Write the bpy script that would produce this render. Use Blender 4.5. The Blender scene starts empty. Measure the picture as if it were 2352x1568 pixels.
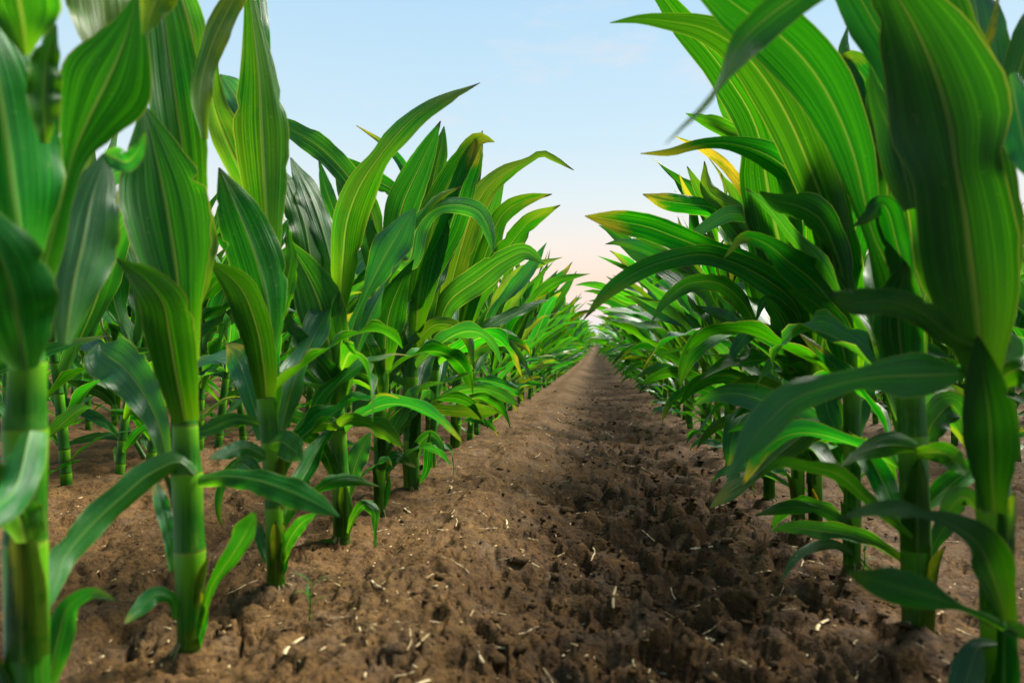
import bpy, math, random
import numpy as np
from mathutils import Vector, Matrix

R = math.radians
scene = bpy.context.scene
col = scene.collection

# ------------------------------------------------------------------ camera
CAM_H = 0.306                      # a camera held low between two rows
F_PX = 1437.0                      # focal length in pixels of a 2352 wide picture
YAW, PITCH = R(7.77), R(0.64)
cam_d = bpy.data.cameras.new('camera')
cam = bpy.data.objects.new('camera', cam_d)
col.objects.link(cam)
cam.location = (0, 0, CAM_H)
cam.rotation_euler = (math.pi / 2 + PITCH, 0, YAW)
cam_d.sensor_width = 36.0
cam_d.lens = 36.0 * F_PX / 2352.0
cam_d.clip_start = 0.02
cam_d.clip_end = 9000
cam_d.dof.use_dof = True
cam_d.dof.focus_distance = 1.55
cam_d.dof.aperture_fstop = 4.8
scene.camera = cam

# ------------------------------------------------------------------ sky and sun
SUN_EL, SUN_AZ = R(49), R(46)      # azimuth measured from +Y (along the rows) towards +X
SUN_STRENGTH = 5.0
world = bpy.data.worlds.new("World")
scene.world = world
world.use_nodes = True
wn, wl = world.node_tree.nodes, world.node_tree.links
wn.clear()
w_out = wn.new('ShaderNodeOutputWorld')
w_bg = wn.new('ShaderNodeBackground')
w_sky = wn.new('ShaderNodeTexSky')
w_sky.sky_type = 'NISHITA'
w_sky.sun_disc = False
w_sky.sun_elevation = SUN_EL
w_sky.sun_rotation = SUN_AZ
w_tc = wn.new('ShaderNodeTexCoord')
w_sep = wn.new('ShaderNodeSeparateXYZ')
wl.new(w_tc.outputs['Generated'], w_sep.inputs[0])
w_ramp = wn.new('ShaderNodeValToRGB')
SKY = [(0.0, (.62, .72, .80)), (0.030, (.80, .82, .87)), (0.055, (.98, .81, .76)), (0.105, (1.0, .77, .61)),
       (0.16, (.95, .86, .77)), (0.23, (.78, .87, .89)), (0.32, (.63, .82, .93)), (0.47, (.50, .74, .93)),
       (0.75, (.33, .56, .84)), (1.0, (.25, .46, .78))]
cr = w_ramp.color_ramp
while len(cr.elements) < len(SKY):
    cr.elements.new(0.5)
for e, (p, c) in zip(cr.elements, SKY):
    e.position = p
    e.color = (*c, 1)
wl.new(w_sep.outputs['Z'], w_ramp.inputs['Fac'])
# thin pink clouds
w_map = wn.new('ShaderNodeMapping')
w_map.inputs['Scale'].default_value = (1, 1, 3.2)
wl.new(w_tc.outputs['Generated'], w_map.inputs['Vector'])
w_noi = wn.new('ShaderNodeTexNoise')
w_noi.inputs['Scale'].default_value = 4.2
w_noi.inputs['Detail'].default_value = 7
w_noi.inputs['Roughness'].default_value = .62
wl.new(w_map.outputs[0], w_noi.inputs['Vector'])
w_cr = wn.new('ShaderNodeMapRange')
w_cr.inputs['From Min'].default_value = .555
w_cr.inputs['From Max'].default_value = .78
w_cr.inputs['To Max'].default_value = .5
wl.new(w_noi.outputs['Fac'], w_cr.inputs['Value'])
w_mixc = wn.new('ShaderNodeMix'); w_mixc.data_type = 'RGBA'
wl.new(w_cr.outputs[0], w_mixc.inputs['Factor'])
wl.new(w_ramp.outputs['Color'], w_mixc.inputs['A'])
w_mixc.inputs['B'].default_value = (.97, .78, .74, 1)
w_gain = wn.new('ShaderNodeMix'); w_gain.data_type = 'RGBA'; w_gain.blend_type = 'MULTIPLY'
w_gain.inputs['Factor'].default_value = 1
w_gain.inputs['B'].default_value = (10, 10, 10, 1)
wl.new(w_mixc.outputs['Result'], w_gain.inputs['A'])
w_fin = wn.new('ShaderNodeMix'); w_fin.data_type = 'RGBA'
w_fin.inputs['Factor'].default_value = .94
wl.new(w_sky.outputs['Color'], w_fin.inputs['A'])
wl.new(w_gain.outputs['Result'], w_fin.inputs['B'])
wl.new(w_fin.outputs['Result'], w_bg.inputs['Color'])
w_bg.inputs['Strength'].default_value = 0.0377
wl.new(w_bg.outputs[0], w_out.inputs['Surface'])

sun_d = bpy.data.lights.new('sun', 'SUN')
sun_d.energy = SUN_STRENGTH
sun_d.angle = R(24)
sun_d.color = (1.0, .95, .85)
sun = bpy.data.objects.new('sun', sun_d)
col.objects.link(sun)
sd = Vector((math.sin(SUN_AZ) * math.cos(SUN_EL), math.cos(SUN_AZ) * math.cos(SUN_EL), math.sin(SUN_EL)))
sun.rotation_euler = sd.to_track_quat('Z', 'Y').to_euler()
sun.location = sd * 30

vs = scene.view_settings
vs.view_transform = 'Standard'
try:
    vs.look = 'None'
except Exception:
    pass
vs.exposure = 1.5
vs.gamma = 1.0
vs.use_curve_mapping = False
scene.cycles.max_bounces = 8
scene.cycles.transmission_bounces = 6
scene.cycles.diffuse_bounces = 4
scene.cycles.sample_clamp_indirect = 6
try:
    scene.cycles.use_denoising = True
except Exception:
    pass

# ------------------------------------------------------------------ helpers
CM = Matrix.Rotation(YAW, 3, 'Z') @ Matrix.Rotation(math.pi / 2 + PITCH, 3, 'X')
CAM = Vector((0, 0, CAM_H))


def at(px, py, d):
    """the point at depth d whose picture position is px, py (2352 wide)"""
    return CAM + CM @ Vector(((px - 1176) / F_PX * d, (784 - py) / F_PX * d, -d))


def depth_on_ground(px, py, z=0.0):
    r = CM @ Vector(((px - 1176) / F_PX, (784 - py) / F_PX, -1))
    return (z - CAM_H) / r.z


def tag(o, label=None, cat=None, group=None, kind=None):
    if label: o['label'] = label
    if cat: o['category'] = cat
    if group: o['group'] = group
    if kind: o['kind'] = kind
    return o


def link(o, parent=None):
    col.objects.link(o)
    if parent is not None:
        o.parent = parent
    return o


def empty(name, loc):
    o = bpy.data.objects.new(name, None)
    o.empty_display_size = .05
    o.location = loc
    col.objects.link(o)
    return o


def make_mesh(name, V, Fq, mats, uv=None, smooth=True, tone=None):
    """V (n,3), Fq (m,4 or 3) index array, uv per vertex (n,2)"""
    me = bpy.data.meshes.new(name)
    V = np.asarray(V, dtype=np.float32)
    Fq = np.asarray(Fq, dtype=np.int32)
    m, k = Fq.shape
    me.vertices.add(len(V))
    me.vertices.foreach_set('co', V.ravel())
    me.loops.add(m * k)
    me.loops.foreach_set('vertex_index', Fq.ravel())
    me.polygons.add(m)
    me.polygons.foreach_set('loop_start', np.arange(0, m * k, k, dtype=np.int32))
    me.polygons.foreach_set('loop_total', np.full(m, k, dtype=np.int32))
    if smooth:
        me.polygons.foreach_set('use_smooth', np.ones(m, dtype=bool))
    if uv is not None:
        l = me.uv_layers.new(name='UVMap')
        l.data.foreach_set('uv', np.asarray(uv, dtype=np.float32)[Fq.ravel()].ravel())
    if tone is not None:
        a = me.attributes.new('tone', 'FLOAT', 'POINT')
        a.data.foreach_set('value', np.asarray(tone, dtype=np.float32))
    for mm in (mats if isinstance(mats, (list, tuple)) else [mats]):
        me.materials.append(mm)
    me.update(calc_edges=True)
    me.validate()
    return me


# ------------------------------------------------------------------ noise (numpy)
def _h(ix, iy, s):
    n = (ix.astype(np.int64) * 374761393 + iy.astype(np.int64) * 668265263 + s * 974634777) & 0xffffffff
    n = ((n ^ (n >> 13)) * 1274126177) & 0xffffffff
    return (n ^ (n >> 16)) & 0xffffffff


def perlin(x, y, s=0):
    ix, iy = np.floor(x), np.floor(y)
    fx, fy = x - ix, y - iy
    u, v = fx ** 3 * (fx * (fx * 6 - 15) + 10), fy ** 3 * (fy * (fy * 6 - 15) + 10)

    def g(dx, dy):
        a = _h(ix + dx, iy + dy, s) / 4294967296.0 * 2 * np.pi
        return np.cos(a) * (fx - dx) + np.sin(a) * (fy - dy)
    a, b, c, d = g(0, 0), g(1, 0), g(0, 1), g(1, 1)
    return 1.5 * ((a + (b - a) * u) + ((c + (d - c) * u) - (a + (b - a) * u)) * v)


def worley(x, y, s=0):
    ix, iy = np.floor(x), np.floor(y)
    f1 = np.full(x.shape, 9.0); f2 = f1.copy(); idv = np.zeros(x.shape)
    for dx in (-1, 0, 1):
        for dy in (-1, 0, 1):
            h1 = _h(ix + dx, iy + dy, s); h2 = _h(ix + dx, iy + dy, s + 77)
            px = ix + dx + .15 + .7 * h1 / 4294967296.0
            py = iy + dy + .15 + .7 * h2 / 4294967296.0
            d = np.hypot(x - px, y - py)
            nearer = d < f1
            f2 = np.where(nearer, f1, np.minimum(f2, d))
            idv = np.where(nearer, (h1 % 1000) / 1000.0, idv)
            f1 = np.where(nearer, d, f1)
    return f1, f2, idv


def sstep(a, b, x):
    t = np.clip((x - a) / (b - a), 0, 1)
    return t * t * (3 - 2 * t)


ROW_L, ROW_R, ROW_W = -0.404, 0.346, 0.75


def ground_h(x, y, cell=0.002):
    """height of the soil: a smooth crusted strip on the sunny side, trampled clods in the middle"""
    x = np.asarray(x, dtype=float); y = np.asarray(y, dtype=float)
    z = .60 * sstep(11, 46, y)
    rough = np.exp(-((x - .10) / .20) ** 2) * .85 + .15
    rough = np.where((x < -.42) | (x > .42), .42, rough)
    z = z + .030 * np.exp(-((x + .225) / .085) ** 2) - .016 * np.exp(-((x - .07) / .17) ** 2)
    z = z + .010 * np.exp(-(((x - ROW_L + ROW_W / 2) % ROW_W - ROW_W / 2) / .05) ** 2)

    def lod(wl):
        return np.clip(1.6 - 3.2 * cell / wl, 0, 1)
    wx, wy = x + .02 * perlin(x * 18, y * 18, 31), y + .02 * perlin(x * 18, y * 18, 32)
    z = z + .009 * perlin(wx * 6, wy * 5, 1) * lod(.16) * (.5 + .5 * rough)
    z = z + .009 * perlin(wx * 15, wy * 14, 2) * lod(.07) * (.25 + .9 * rough)
    f1, f2, iv = worley(wx * 24, wy * 24, 5)
    dome = np.clip(1 - (f1 / .62) ** 2, 0, 1)
    z = z + .018 * dome * (iv > .45) * (.4 + iv) * lod(.04) * rough * sstep(-.25, .3, perlin(x * 5, y * 5, 8) + rough * .45)
    f1b, f2b, ivb = worley(wx * 55 + 3.3, wy * 55, 6)
    z = z + .0055 * np.clip(1 - (f1b / .6) ** 2, 0, 1) * (ivb > .5) * lod(.018) * (.3 + .7 * rough)
    z = z - .017 * sstep(.18, .5, perlin(wx * 12.5 + 9, wy * 10.5, 11)) * lod(.08) * (.10 + rough)
    z = z - .021 * sstep(.12, .42, perlin(wx * 25 + 4, wy * 22, 12)) * lod(.04) * (.22 + .78 * rough)
    z = z - .011 * sstep(.10, .36, perlin(wx * 52 + 2, wy * 46, 13)) * lod(.018) * (.35 + .65 * rough)
    z = z + .0075 * (np.abs(perlin(x * 62, y * 62, 14)) - .25) * lod(.012) * (.5 + .5 * rough)
    z = z + .0022 * perlin(x * 170, y * 170, 15) * lod(.006)
    p1, p2, pv = worley(wx * 42 + 7.7, wy * 36, 51)
    z = z - .0075 * (1 - sstep(.10, .30, p1)) * (pv > .55) * lod(.02) * (.45 + .55 * rough)
    c1, c2, _ = worley(wx * 7.5 + .35 * perlin(x * 22, y * 22, 21), wy * 6.5 + .35 * perlin(x * 22, y * 22, 22), 23)
    crack = (1 - sstep(.0, .06, c2 - c1)) * sstep(-.05, .25, perlin(x * 3.1, y * 2.6, 25)) * (1 - .8 * rough)
    z = z - .020 * crack * lod(.012)
    for pl, w in CRACKS:
        m = (x > pl[:, 0].min() - .03) & (x < pl[:, 0].max() + .03) & (y > pl[:, 1].min() - .03) & (y < pl[:, 1].max() + .03)
        if not m.any():
            continue
        qx = x[m] + .006 * perlin(x[m] * 60, y[m] * 60, 41); qy = y[m] + .006 * perlin(x[m] * 60, y[m] * 60, 42)
        dd = np.full(qx.shape, 9.0)
        for a, b in zip(pl, pl[1:]):
            ab = b - a
            t = np.clip(((qx - a[0]) * ab[0] + (qy - a[1]) * ab[1]) / (ab @ ab), 0, 1)
            dd = np.minimum(dd, np.hypot(qx - a[0] - t * ab[0], qy - a[1] - t * ab[1]))
        z[m] -= .016 * (1 - sstep(w * .35, w, dd))
    return z


CRACKS = []


def gz(x, y):
    return float(ground_h(np.array([x]), np.array([y]), .004)[0])


for px_, w_ in ((((470, 1412), (520, 1424), (556, 1420), (548, 1445), (566, 1468), (560, 1492), (505, 1508)), .0045),
                (((812, 1388), (838, 1402), (868, 1408)), .004), (((980, 1392), (1012, 1402), (1050, 1398), (1062, 1420)), .0035),
                (((690, 1272), (740, 1262), (790, 1255)), .004), (((845, 1560), (880, 1545), (925, 1552)), .0045),
                (((1890, 1490), (1950, 1512), (2010, 1508), (2050, 1520)), .004), (((400, 1030), (420, 1045), (412, 1075)), .006)):
    CRACKS.append((np.array([(lambda w: (w.x, w.y))(at(a, b, depth_on_ground(a, b, .006))) for a, b in px_]), w_))

# ------------------------------------------------------------------ materials
def new_mat(name):
    m = bpy.data.materials.new(name)
    m.use_nodes = True
    m.node_tree.nodes.clear()
    return m, m.node_tree.nodes, m.node_tree.links


def N(nodes, typ, **kw):
    n = nodes.new(typ)
    for k, v in kw.items():
        setattr(n, k, v)
    return n


class G:
    """small helper to write node graphs"""
    def __init__(self, nodes, links):
        self.n, self.l = nodes, links

    def put(self, sock, v):
        if hasattr(v, 'is_output') or isinstance(v, bpy.types.NodeSocket):
            self.l.new(v, sock)
        elif isinstance(v, (tuple, list)):
            sock.default_value = (*v, 1) if len(v) == 3 and len(sock.default_value) == 4 else v
        else:
            sock.default_value = v

    def math(self, op, a, b=0.0, clamp=False):
        n = self.n.new('ShaderNodeMath'); n.operation = op; n.use_clamp = clamp
        self.put(n.inputs[0], a); self.put(n.inputs[1], b)
        return n.outputs[0]

    def rng(self, v, a, b, c=0.0, d=1.0, smooth=False):
        n = self.n.new('ShaderNodeMapRange')
        if smooth: n.interpolation_type = 'SMOOTHSTEP'
        self.put(n.inputs['Value'], v)
        n.inputs['From Min'].default_value = a; n.inputs['From Max'].default_value = b
        n.inputs['To Min'].default_value = c; n.inputs['To Max'].default_value = d
        return n.outputs[0]

    def mix(self, f, a, b, mode='MIX'):
        n = self.n.new('ShaderNodeMix'); n.data_type = 'RGBA'; n.blend_type = mode
        self.put(n.inputs['Factor'], f); self.put(n.inputs['A'], a); self.put(n.inputs['B'], b)
        return n.outputs['Result']

    def noise(self, vec, scale, detail=2.0, rough=.5, dist=0.0):
        n = self.n.new('ShaderNodeTexNoise')
        if vec is not None: self.l.new(vec, n.inputs['Vector'])
        n.inputs['Scale'].default_value = scale; n.inputs['Detail'].default_value = detail
        n.inputs['Roughness'].default_value = rough; n.inputs['Distortion'].default_value = dist
        return n.outputs['Fac']

    def xyz(self, x, y, z):
        n = self.n.new('ShaderNodeCombineXYZ')
        self.put(n.inputs[0], x); self.put(n.inputs[1], y); self.put(n.inputs[2], z)
        return n.outputs[0]


def leaf_material():
    m, n, l = new_mat('corn_leaf')
    g = G(n, l)
    uv = n.new('ShaderNodeUVMap')
    sp = n.new('ShaderNodeSeparateXYZ'); l.new(uv.outputs[0], sp.inputs[0])
    u, v = sp.outputs[0], sp.outputs[1]
    oi = n.new('ShaderNodeObjectInfo')
    oc = n.new('ShaderNodeSeparateColor'); l.new(oi.outputs['Color'], oc.inputs[0])
    at_ = n.new('ShaderNodeAttribute'); at_.attribute_name = 'tone'
    rnd = g.math('FRACT', g.math('ADD', oi.outputs['Random'], at_.outputs['Fac']))
    yellow, wax, thick = oc.outputs[0], oc.outputs[1], oc.outputs[2]  # thick = darkening amount: random leaf tone plus painted shade, heaviest on the right
    x = g.math('ABSOLUTE', g.math('SUBTRACT', g.math('MULTIPLY', u, 2.0), 1.0))
    r50 = g.math('MULTIPLY', rnd, 57.0)
    coarse = g.noise(g.xyz(g.math('MULTIPLY', u, 23.0), g.math('MULTIPLY', v, 1.0), r50), 1.0, 2.0, .5)
    fine = g.noise(g.xyz(g.math('MULTIPLY', u, 95.0), g.math('MULTIPLY', v, 1.6), r50), 1.0, 1.0, .5)
    blot = g.noise(g.xyz(g.math('MULTIPLY', u, 2.0), g.math('MULTIPLY', v, 5.0), r50), 1.0, 3.0, .6)
    spots = g.noise(g.xyz(g.math('MULTIPLY', u, 18.0), g.math('MULTIPLY', v, 70.0), r50), 1.0, 2.0, .6)
    # parallel veins
    vein = g.math('SINE', g.math('MULTIPLY', g.math('ADD', x, g.math('MULTIPLY', coarse, .03)), 58.0))
    stripe = g.math('ADD', g.math('MULTIPLY', g.rng(coarse, .34, .66), .62), g.math('ADD', g.math('MULTIPLY', g.rng(fine, .35, .65), .28), g.math('MULTIPLY', vein, .10)), True)
    stripe = g.math('POWER', stripe, 1.7)
    mid_w = g.rng(v, 0.0, .9, .085, .018)
    mid = g.math('SUBTRACT', 1.0, g.rng(g.math('DIVIDE', x, mid_w), .55, 1.25, 0, 1, True), True)
    edge = g.rng(x, .945, .99, 0, 1, True)
    tip = g.math('MULTIPLY', g.rng(g.math('ADD', v, g.math('MULTIPLY', g.math('SUBTRACT', blot, .5), .12)), .955, .99, 0, 1, True), g.rng(g.math('FRACT', g.math('MULTIPLY', rnd, 3.7)), .25, .6))
    tipy = g.math('MULTIPLY', g.rng(g.math('ADD', v, g.math('MULTIPLY', g.math('SUBTRACT', blot, .5), .5)), .78, .96, 0, 1, True), g.rng(rnd, .62, .92))
    tipy = g.math('MULTIPLY', tipy, g.math('SUBTRACT', 1.0, thick, True))
    base_l = g.rng(v, .0, .28, 1, 0, True)
    # reflecting side of the blade
    c = g.mix(stripe, (.001, .036, .0005), (.009, .185, .0014))
    c = g.mix(g.math('MULTIPLY', g.rng(blot, .35, .7), .4), c, (.022, .21, .002))
    c = g.mix(g.math('MULTIPLY', base_l, .5), c, (.07, .27, .008))
    c = g.mix(g.math('MULTIPLY', wax, .45), c, (.022, .150, .055))
    c = g.mix(g.math('MULTIPLY', mid, .65), c, (.17, .31, .06))
    c = g.mix(g.math('MULTIPLY', edge, .55), c, (.30, .36, .06))
    c = g.mix(g.math('MULTIPLY', tipy, .65), c, (.36, .27, .025))
    c = g.mix(g.math('MULTIPLY', g.math('MULTIPLY', yellow, yellow), g.rng(blot, .3, .55)), c, (.36, .31, .02))
    c = g.mix(g.math('MULTIPLY', g.rng(spots, .68, .74), .7), c, (.32, .32, .10))
    c = g.mix(tip, c, (.035, .022, .012))
    # light that comes through it
    t = g.mix(stripe, (.004, .17, .0005), (.105, .60, .002))
    t = g.mix(g.math('MULTIPLY', base_l, .7), t, (.22, .60, .003))
    t = g.mix(g.math('MULTIPLY', wax, .3), t, (.03, .32, .03))
    t = g.mix(g.math('MULTIPLY', mid, .55), t, (.42, .56, .05))
    t = g.mix(g.math('MULTIPLY', edge, .6), t, (.62, .66, .06))
    t = g.mix(g.math('MULTIPLY', tipy, .7), t, (.72, .46, .02))
    t = g.mix(g.math('MULTIPLY', yellow, g.rng(blot, .3, .55)), t, (.85, .62, .02))
    t = g.mix(tip, t, (.05, .025, .01))
    t = g.mix(g.math('MULTIPLY', thick, .85), t, (.004, .035, .0004))  # pulls the transmitted colour down, as on a shaded leaf
    c = g.mix(g.math('MULTIPLY', thick, .55), c, (.003, .035, .003))
    dust = g.rng(g.noise(g.xyz(g.math('MULTIPLY', u, 9.0), g.math('MULTIPLY', v, 30.0), r50), 1.0, 5.0, .7), .56, .75)
    c = g.mix(g.math('MULTIPLY', dust, .12), c, (.20, .22, .10))
    hs = n.new('ShaderNodeHueSaturation')
    l.new(c, hs.inputs['Color'])
    l.new(g.rng(rnd, 0, 1, .485, .515), hs.inputs['Hue'])
    l.new(g.rng(g.math('FRACT', g.math('MULTIPLY', rnd, 7.3)), 0, 1, .75, 1.25), hs.inputs['Value'])
    ht = n.new('ShaderNodeHueSaturation')
    l.new(t, ht.inputs['Color'])
    l.new(g.rng(rnd, 0, 1, .48, .51), ht.inputs['Hue'])
    l.new(g.rng(g.math('FRACT', g.math('MULTIPLY', rnd, 5.1)), 0, 1, .75, 1.15), ht.inputs['Value'])
    bmp = n.new('ShaderNodeBump')
    bmp.inputs['Strength'].default_value = .45
    bmp.inputs['Distance'].default_value = .002
    l.new(g.math('SUBTRACT', stripe, g.math('MULTIPLY', mid, 1.0)), bmp.inputs['Height'])
    p = n.new('ShaderNodeBsdfPrincipled')
    l.new(hs.outputs[0], p.inputs['Base Color'])
    l.new(g.rng(blot, .3, .7, .30, .46), p.inputs['Roughness'])
    l.new(g.rng(wax, 0, 1, .15, .75), p.inputs['Specular IOR Level'])
    l.new(bmp.outputs[0], p.inputs['Normal'])
    tr = n.new('ShaderNodeBsdfTranslucent')
    l.new(ht.outputs[0], tr.inputs['Color'])
    l.new(bmp.outputs[0], tr.inputs['Normal'])
    mx = n.new('ShaderNodeMixShader')
    mx.inputs[0].default_value = .44
    l.new(p.outputs[0], mx.inputs[1]); l.new(tr.outputs[0], mx.inputs[2])
    o = n.new('ShaderNodeOutputMaterial'); l.new(mx.outputs[0], o.inputs[0])
    return m


def stalk_material():
    m, n, l = new_mat('corn_stalk')
    g = G(n, l)
    uv = n.new('ShaderNodeUVMap')
    sp = n.new('ShaderNodeSeparateXYZ'); l.new(uv.outputs[0], sp.inputs[0])
    u, v = sp.outputs[0], sp.outputs[1]          # v = place along one internode
    oi = n.new('ShaderNodeObjectInfo')
    r = g.math('MULTIPLY', oi.outputs['Random'], 31.0)
    st = g.noise(g.xyz(g.math('MULTIPLY', u, 40.0), g.math('MULTIPLY', v, 1.0), r), 1.0, 2.0, .55)
    bl = g.noise(g.xyz(g.math('MULTIPLY', u, 4.0), g.math('MULTIPLY', v, 3.0), r), 1.0, 3.0, .6)
    vf = g.math('FRACT', v)
    c = g.mix(g.rng(st, .3, .7), (.004, .055, .001), (.020, .135, .0025))
    c = g.mix(g.math('MULTIPLY', g.rng(vf, .40, 1.0, 0, 1, True), .9), c, (.085, .26, .004))
    c = g.mix(g.math('MULTIPLY', g.rng(bl, .55, .75), .35), c, (.12, .20, .012))
    ring = g.math('MAXIMUM', g.rng(vf, .965, .99), g.rng(vf, .03, .012))
    c = g.mix(g.math('MULTIPLY', ring, .45), c, (.16, .22, .02))
    c = g.mix(g.math('MULTIPLY', g.rng(g.math('ADD', v, g.math('MULTIPLY', g.math('SUBTRACT', bl, .5), .3)), 0.0, .38, 1, 0, True), .8), c, (.035, .050, .010))
    bmp = n.new('ShaderNodeBump')
    bmp.inputs['Strength'].default_value = .25; bmp.inputs['Distance'].default_value = .002
    l.new(st, bmp.inputs['Height'])
    p = n.new('ShaderNodeBsdfPrincipled')
    l.new(c, p.inputs['Base Color'])
    p.inputs['Roughness'].default_value = .42
    p.inputs['Specular IOR Level'].default_value = .25
    l.new(bmp.outputs[0], p.inputs['Normal'])
    o = n.new('ShaderNodeOutputMaterial'); l.new(p.outputs[0], o.inputs[0])
    return m


def soil_material():
    m, n, l = new_mat('soil')
    g = G(n, l)
    geo = n.new('ShaderNodeNewGeometry')
    pos = geo.outputs['Position']
    sp = n.new('ShaderNodeSeparateXYZ'); l.new(pos, sp.inputs[0])
    n1 = g.noise(pos, 7.0, 4.0, .6)
    n2 = g.noise(pos, 34.0, 5.0, .65)
    n3 = g.noise(pos, 150.0, 4.0, .65)
    n4 = g.noise(pos, 620.0, 3.0, .6)
    dist = g.noise(pos, 3.2, 3.0, .55)
    xx = g.math('ADD', sp.outputs[0], g.math('MULTIPLY', g.math('SUBTRACT', dist, .5), .36))
    moist = g.math('MULTIPLY', g.rng(xx, -.20, -.02, 0, 1, True), g.rng(xx, .45, .28, .55, 1, True))
    moist = g.math('MULTIPLY', moist, g.rng(n1, .25, .55, .5, 1.0), True)
    c = g.mix(g.rng(n2, .3, .7), (.046, .023, .0065), (.158, .088, .029))
    c = g.mix(g.math('MULTIPLY', g.rng(n1, .42, .62), .5), c, (.105, .052, .015))
    d = g.mix(g.rng(n2, .32, .68), (.016, .0068, .0017), (.088, .043, .0125))
    c = g.mix(g.math('MULTIPLY', moist, .90), c, d)
    c = g.mix(g.math('MULTIPLY', g.rng(g.noise(pos, 11.0, 5.0, .7), .52, .68), .55), c, (.135, .092, .054))
    c = g.mix(g.rng(n3, .34, .54, .85, 0), c, (.024, .012, .005))
    c = g.mix(g.math('MULTIPLY', g.rng(g.noise(pos, 70.0, 3.0, .6), .56, .66), .55), c, (.030, .016, .007))
    c = g.mix(g.math('MULTIPLY', g.rng(n4, .60, .72), .35), c, (.30, .22, .13))
    b1 = n.new('ShaderNodeBump'); b1.inputs['Strength'].default_value = .7; b1.inputs['Distance'].default_value = .012
    l.new(g.math('ADD', g.math('MULTIPLY', n3, .6), g.math('MULTIPLY', n2, .9)), b1.inputs['Height'])
    b2 = n.new('ShaderNodeBump'); b2.inputs['Strength'].default_value = .5; b2.inputs['Distance'].default_value = .002
    l.new(n4, b2.inputs['Height']); l.new(b1.outputs[0], b2.inputs['Normal'])
    p = n.new('ShaderNodeBsdfPrincipled')
    l.new(c, p.inputs['Base Color'])
    l.new(g.rng(n2, .3, .7, .70, .95), p.inputs['Roughness'])
    p.inputs['Specular IOR Level'].default_value = .12
    l.new(b2.outputs[0], p.inputs['Normal'])
    o = n.new('ShaderNodeOutputMaterial'); l.new(p.outputs[0], o.inputs[0])
    return m


def plain_material(name, ca, cb, scale=40.0, rough=.7, transl=0.0):
    m, n, l = new_mat(name)
    g = G(n, l)
    tc = n.new('ShaderNodeTexCoord')
    oi = n.new('ShaderNodeObjectInfo')
    nz = g.noise(tc.outputs['Object'], scale, 4.0, .6)
    f = g.math('ADD', g.rng(nz, .3, .7), g.math('MULTIPLY', g.math('SUBTRACT', oi.outputs['Random'], .5), .8), True)
    c = g.mix(f, ca, cb)
    b = n.new('ShaderNodeBump'); b.inputs['Strength'].default_value = .4; b.inputs['Distance'].default_value = .002
    l.new(nz, b.inputs['Height'])
    p = n.new('ShaderNodeBsdfPrincipled')
    l.new(c, p.inputs['Base Color']); p.inputs['Roughness'].default_value = rough
    p.inputs['Specular IOR Level'].default_value = .3
    l.new(b.outputs[0], p.inputs['Normal'])
    o = n.new('ShaderNodeOutputMaterial'); l.new(p.outputs[0], o.inputs[0])
    return m


M_LEAF = leaf_material()
M_STALK = stalk_material()
M_SOIL = soil_material()
M_STRAW = plain_material('dry_straw', (.34, .22, .085), (.68, .55, .32), 60, .5)
M_HILL = plain_material('wooded_hill', (.035, .07, .045), (.06, .10, .06), .02, .9)
M_ROOT = plain_material('pale_root', (.10, .10, .03), (.26, .20, .09), 90, .7)

# ------------------------------------------------------------------ the ground: one sheet out to the horizon
ncol = 560
uu = np.linspace(-1, 1, ncol)
uu = np.sign(uu) * (np.abs(uu) * .62 + np.abs(uu) ** 3 * .58)     # finer near the middle
ys = [.24]
while ys[-1] < 52:
    ys.append(ys[-1] * 1.0088 if ys[-1] < 12 else ys[-1] * 1.02)
near_n = len(ys)
while ys[-1] < 4000:
    ys.append(ys[-1] * 1.3)
ys = [-30, -8, -3, -1.2, -.4, 0, .12] + ys
ys = np.array(ys)
sc_ = np.where(ys > .24, ys, .24 + (.24 - ys) * 1.0)
X = uu[None, :] * np.maximum(sc_, .24)[:, None]
Y = np.repeat(ys[:, None], ncol, 1)
cell = np.maximum(np.abs(np.gradient(X, axis=1)), .0045 * np.maximum(Y, .3))
Z = ground_h(X.ravel(), Y.ravel(), cell.ravel()).reshape(X.shape)
Z = np.where(Y > 52, .60 - 3.0 * sstep(52, 400, Y), Z)
nr = len(ys)
idx = np.arange(nr * ncol).reshape(nr, ncol)
Fg = np.stack([idx[:-1, :-1], idx[:-1, 1:], idx[1:, 1:], idx[1:, :-1]], -1).reshape(-1, 4)
me = make_mesh('ground', np.stack([X, Y, Z], -1).reshape(-1, 3), Fg, M_SOIL)
tag(link(bpy.data.objects.new('ground', me)), kind='structure')

# far hills that close the view at the end of the rows
hx = np.linspace(-2600, 2600, 140)
prof = 44 + 16 * perlin(hx * .0016, hx * 0, 3) + 9 * perlin(hx * .006, hx * 0, 4)
HV, HF = [], []
for k, (yy, f) in enumerate(((1900, 0), (2000, .55), (2150, .9), (2350, 1.0), (2800, .6), (3300, 0))):
    HV.append(np.stack([hx, np.full_like(hx, yy) + 40 * perlin(hx * .004, hx * 0 + k, 9), prof * f - 3 + 2.0 * perlin(hx * .03, hx * 0 + k * 3, 10) * (f > 0)], -1))
HV = np.concatenate(HV)
hi = np.arange(len(HV)).reshape(6, len(hx))
HF = np.stack([hi[:-1, :-1], hi[:-1, 1:], hi[1:, 1:], hi[1:, :-1]], -1).reshape(-1, 4)
tag(link(bpy.data.objects.new('hills', make_mesh('hills', HV, HF, M_HILL))), kind='structure')


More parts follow.
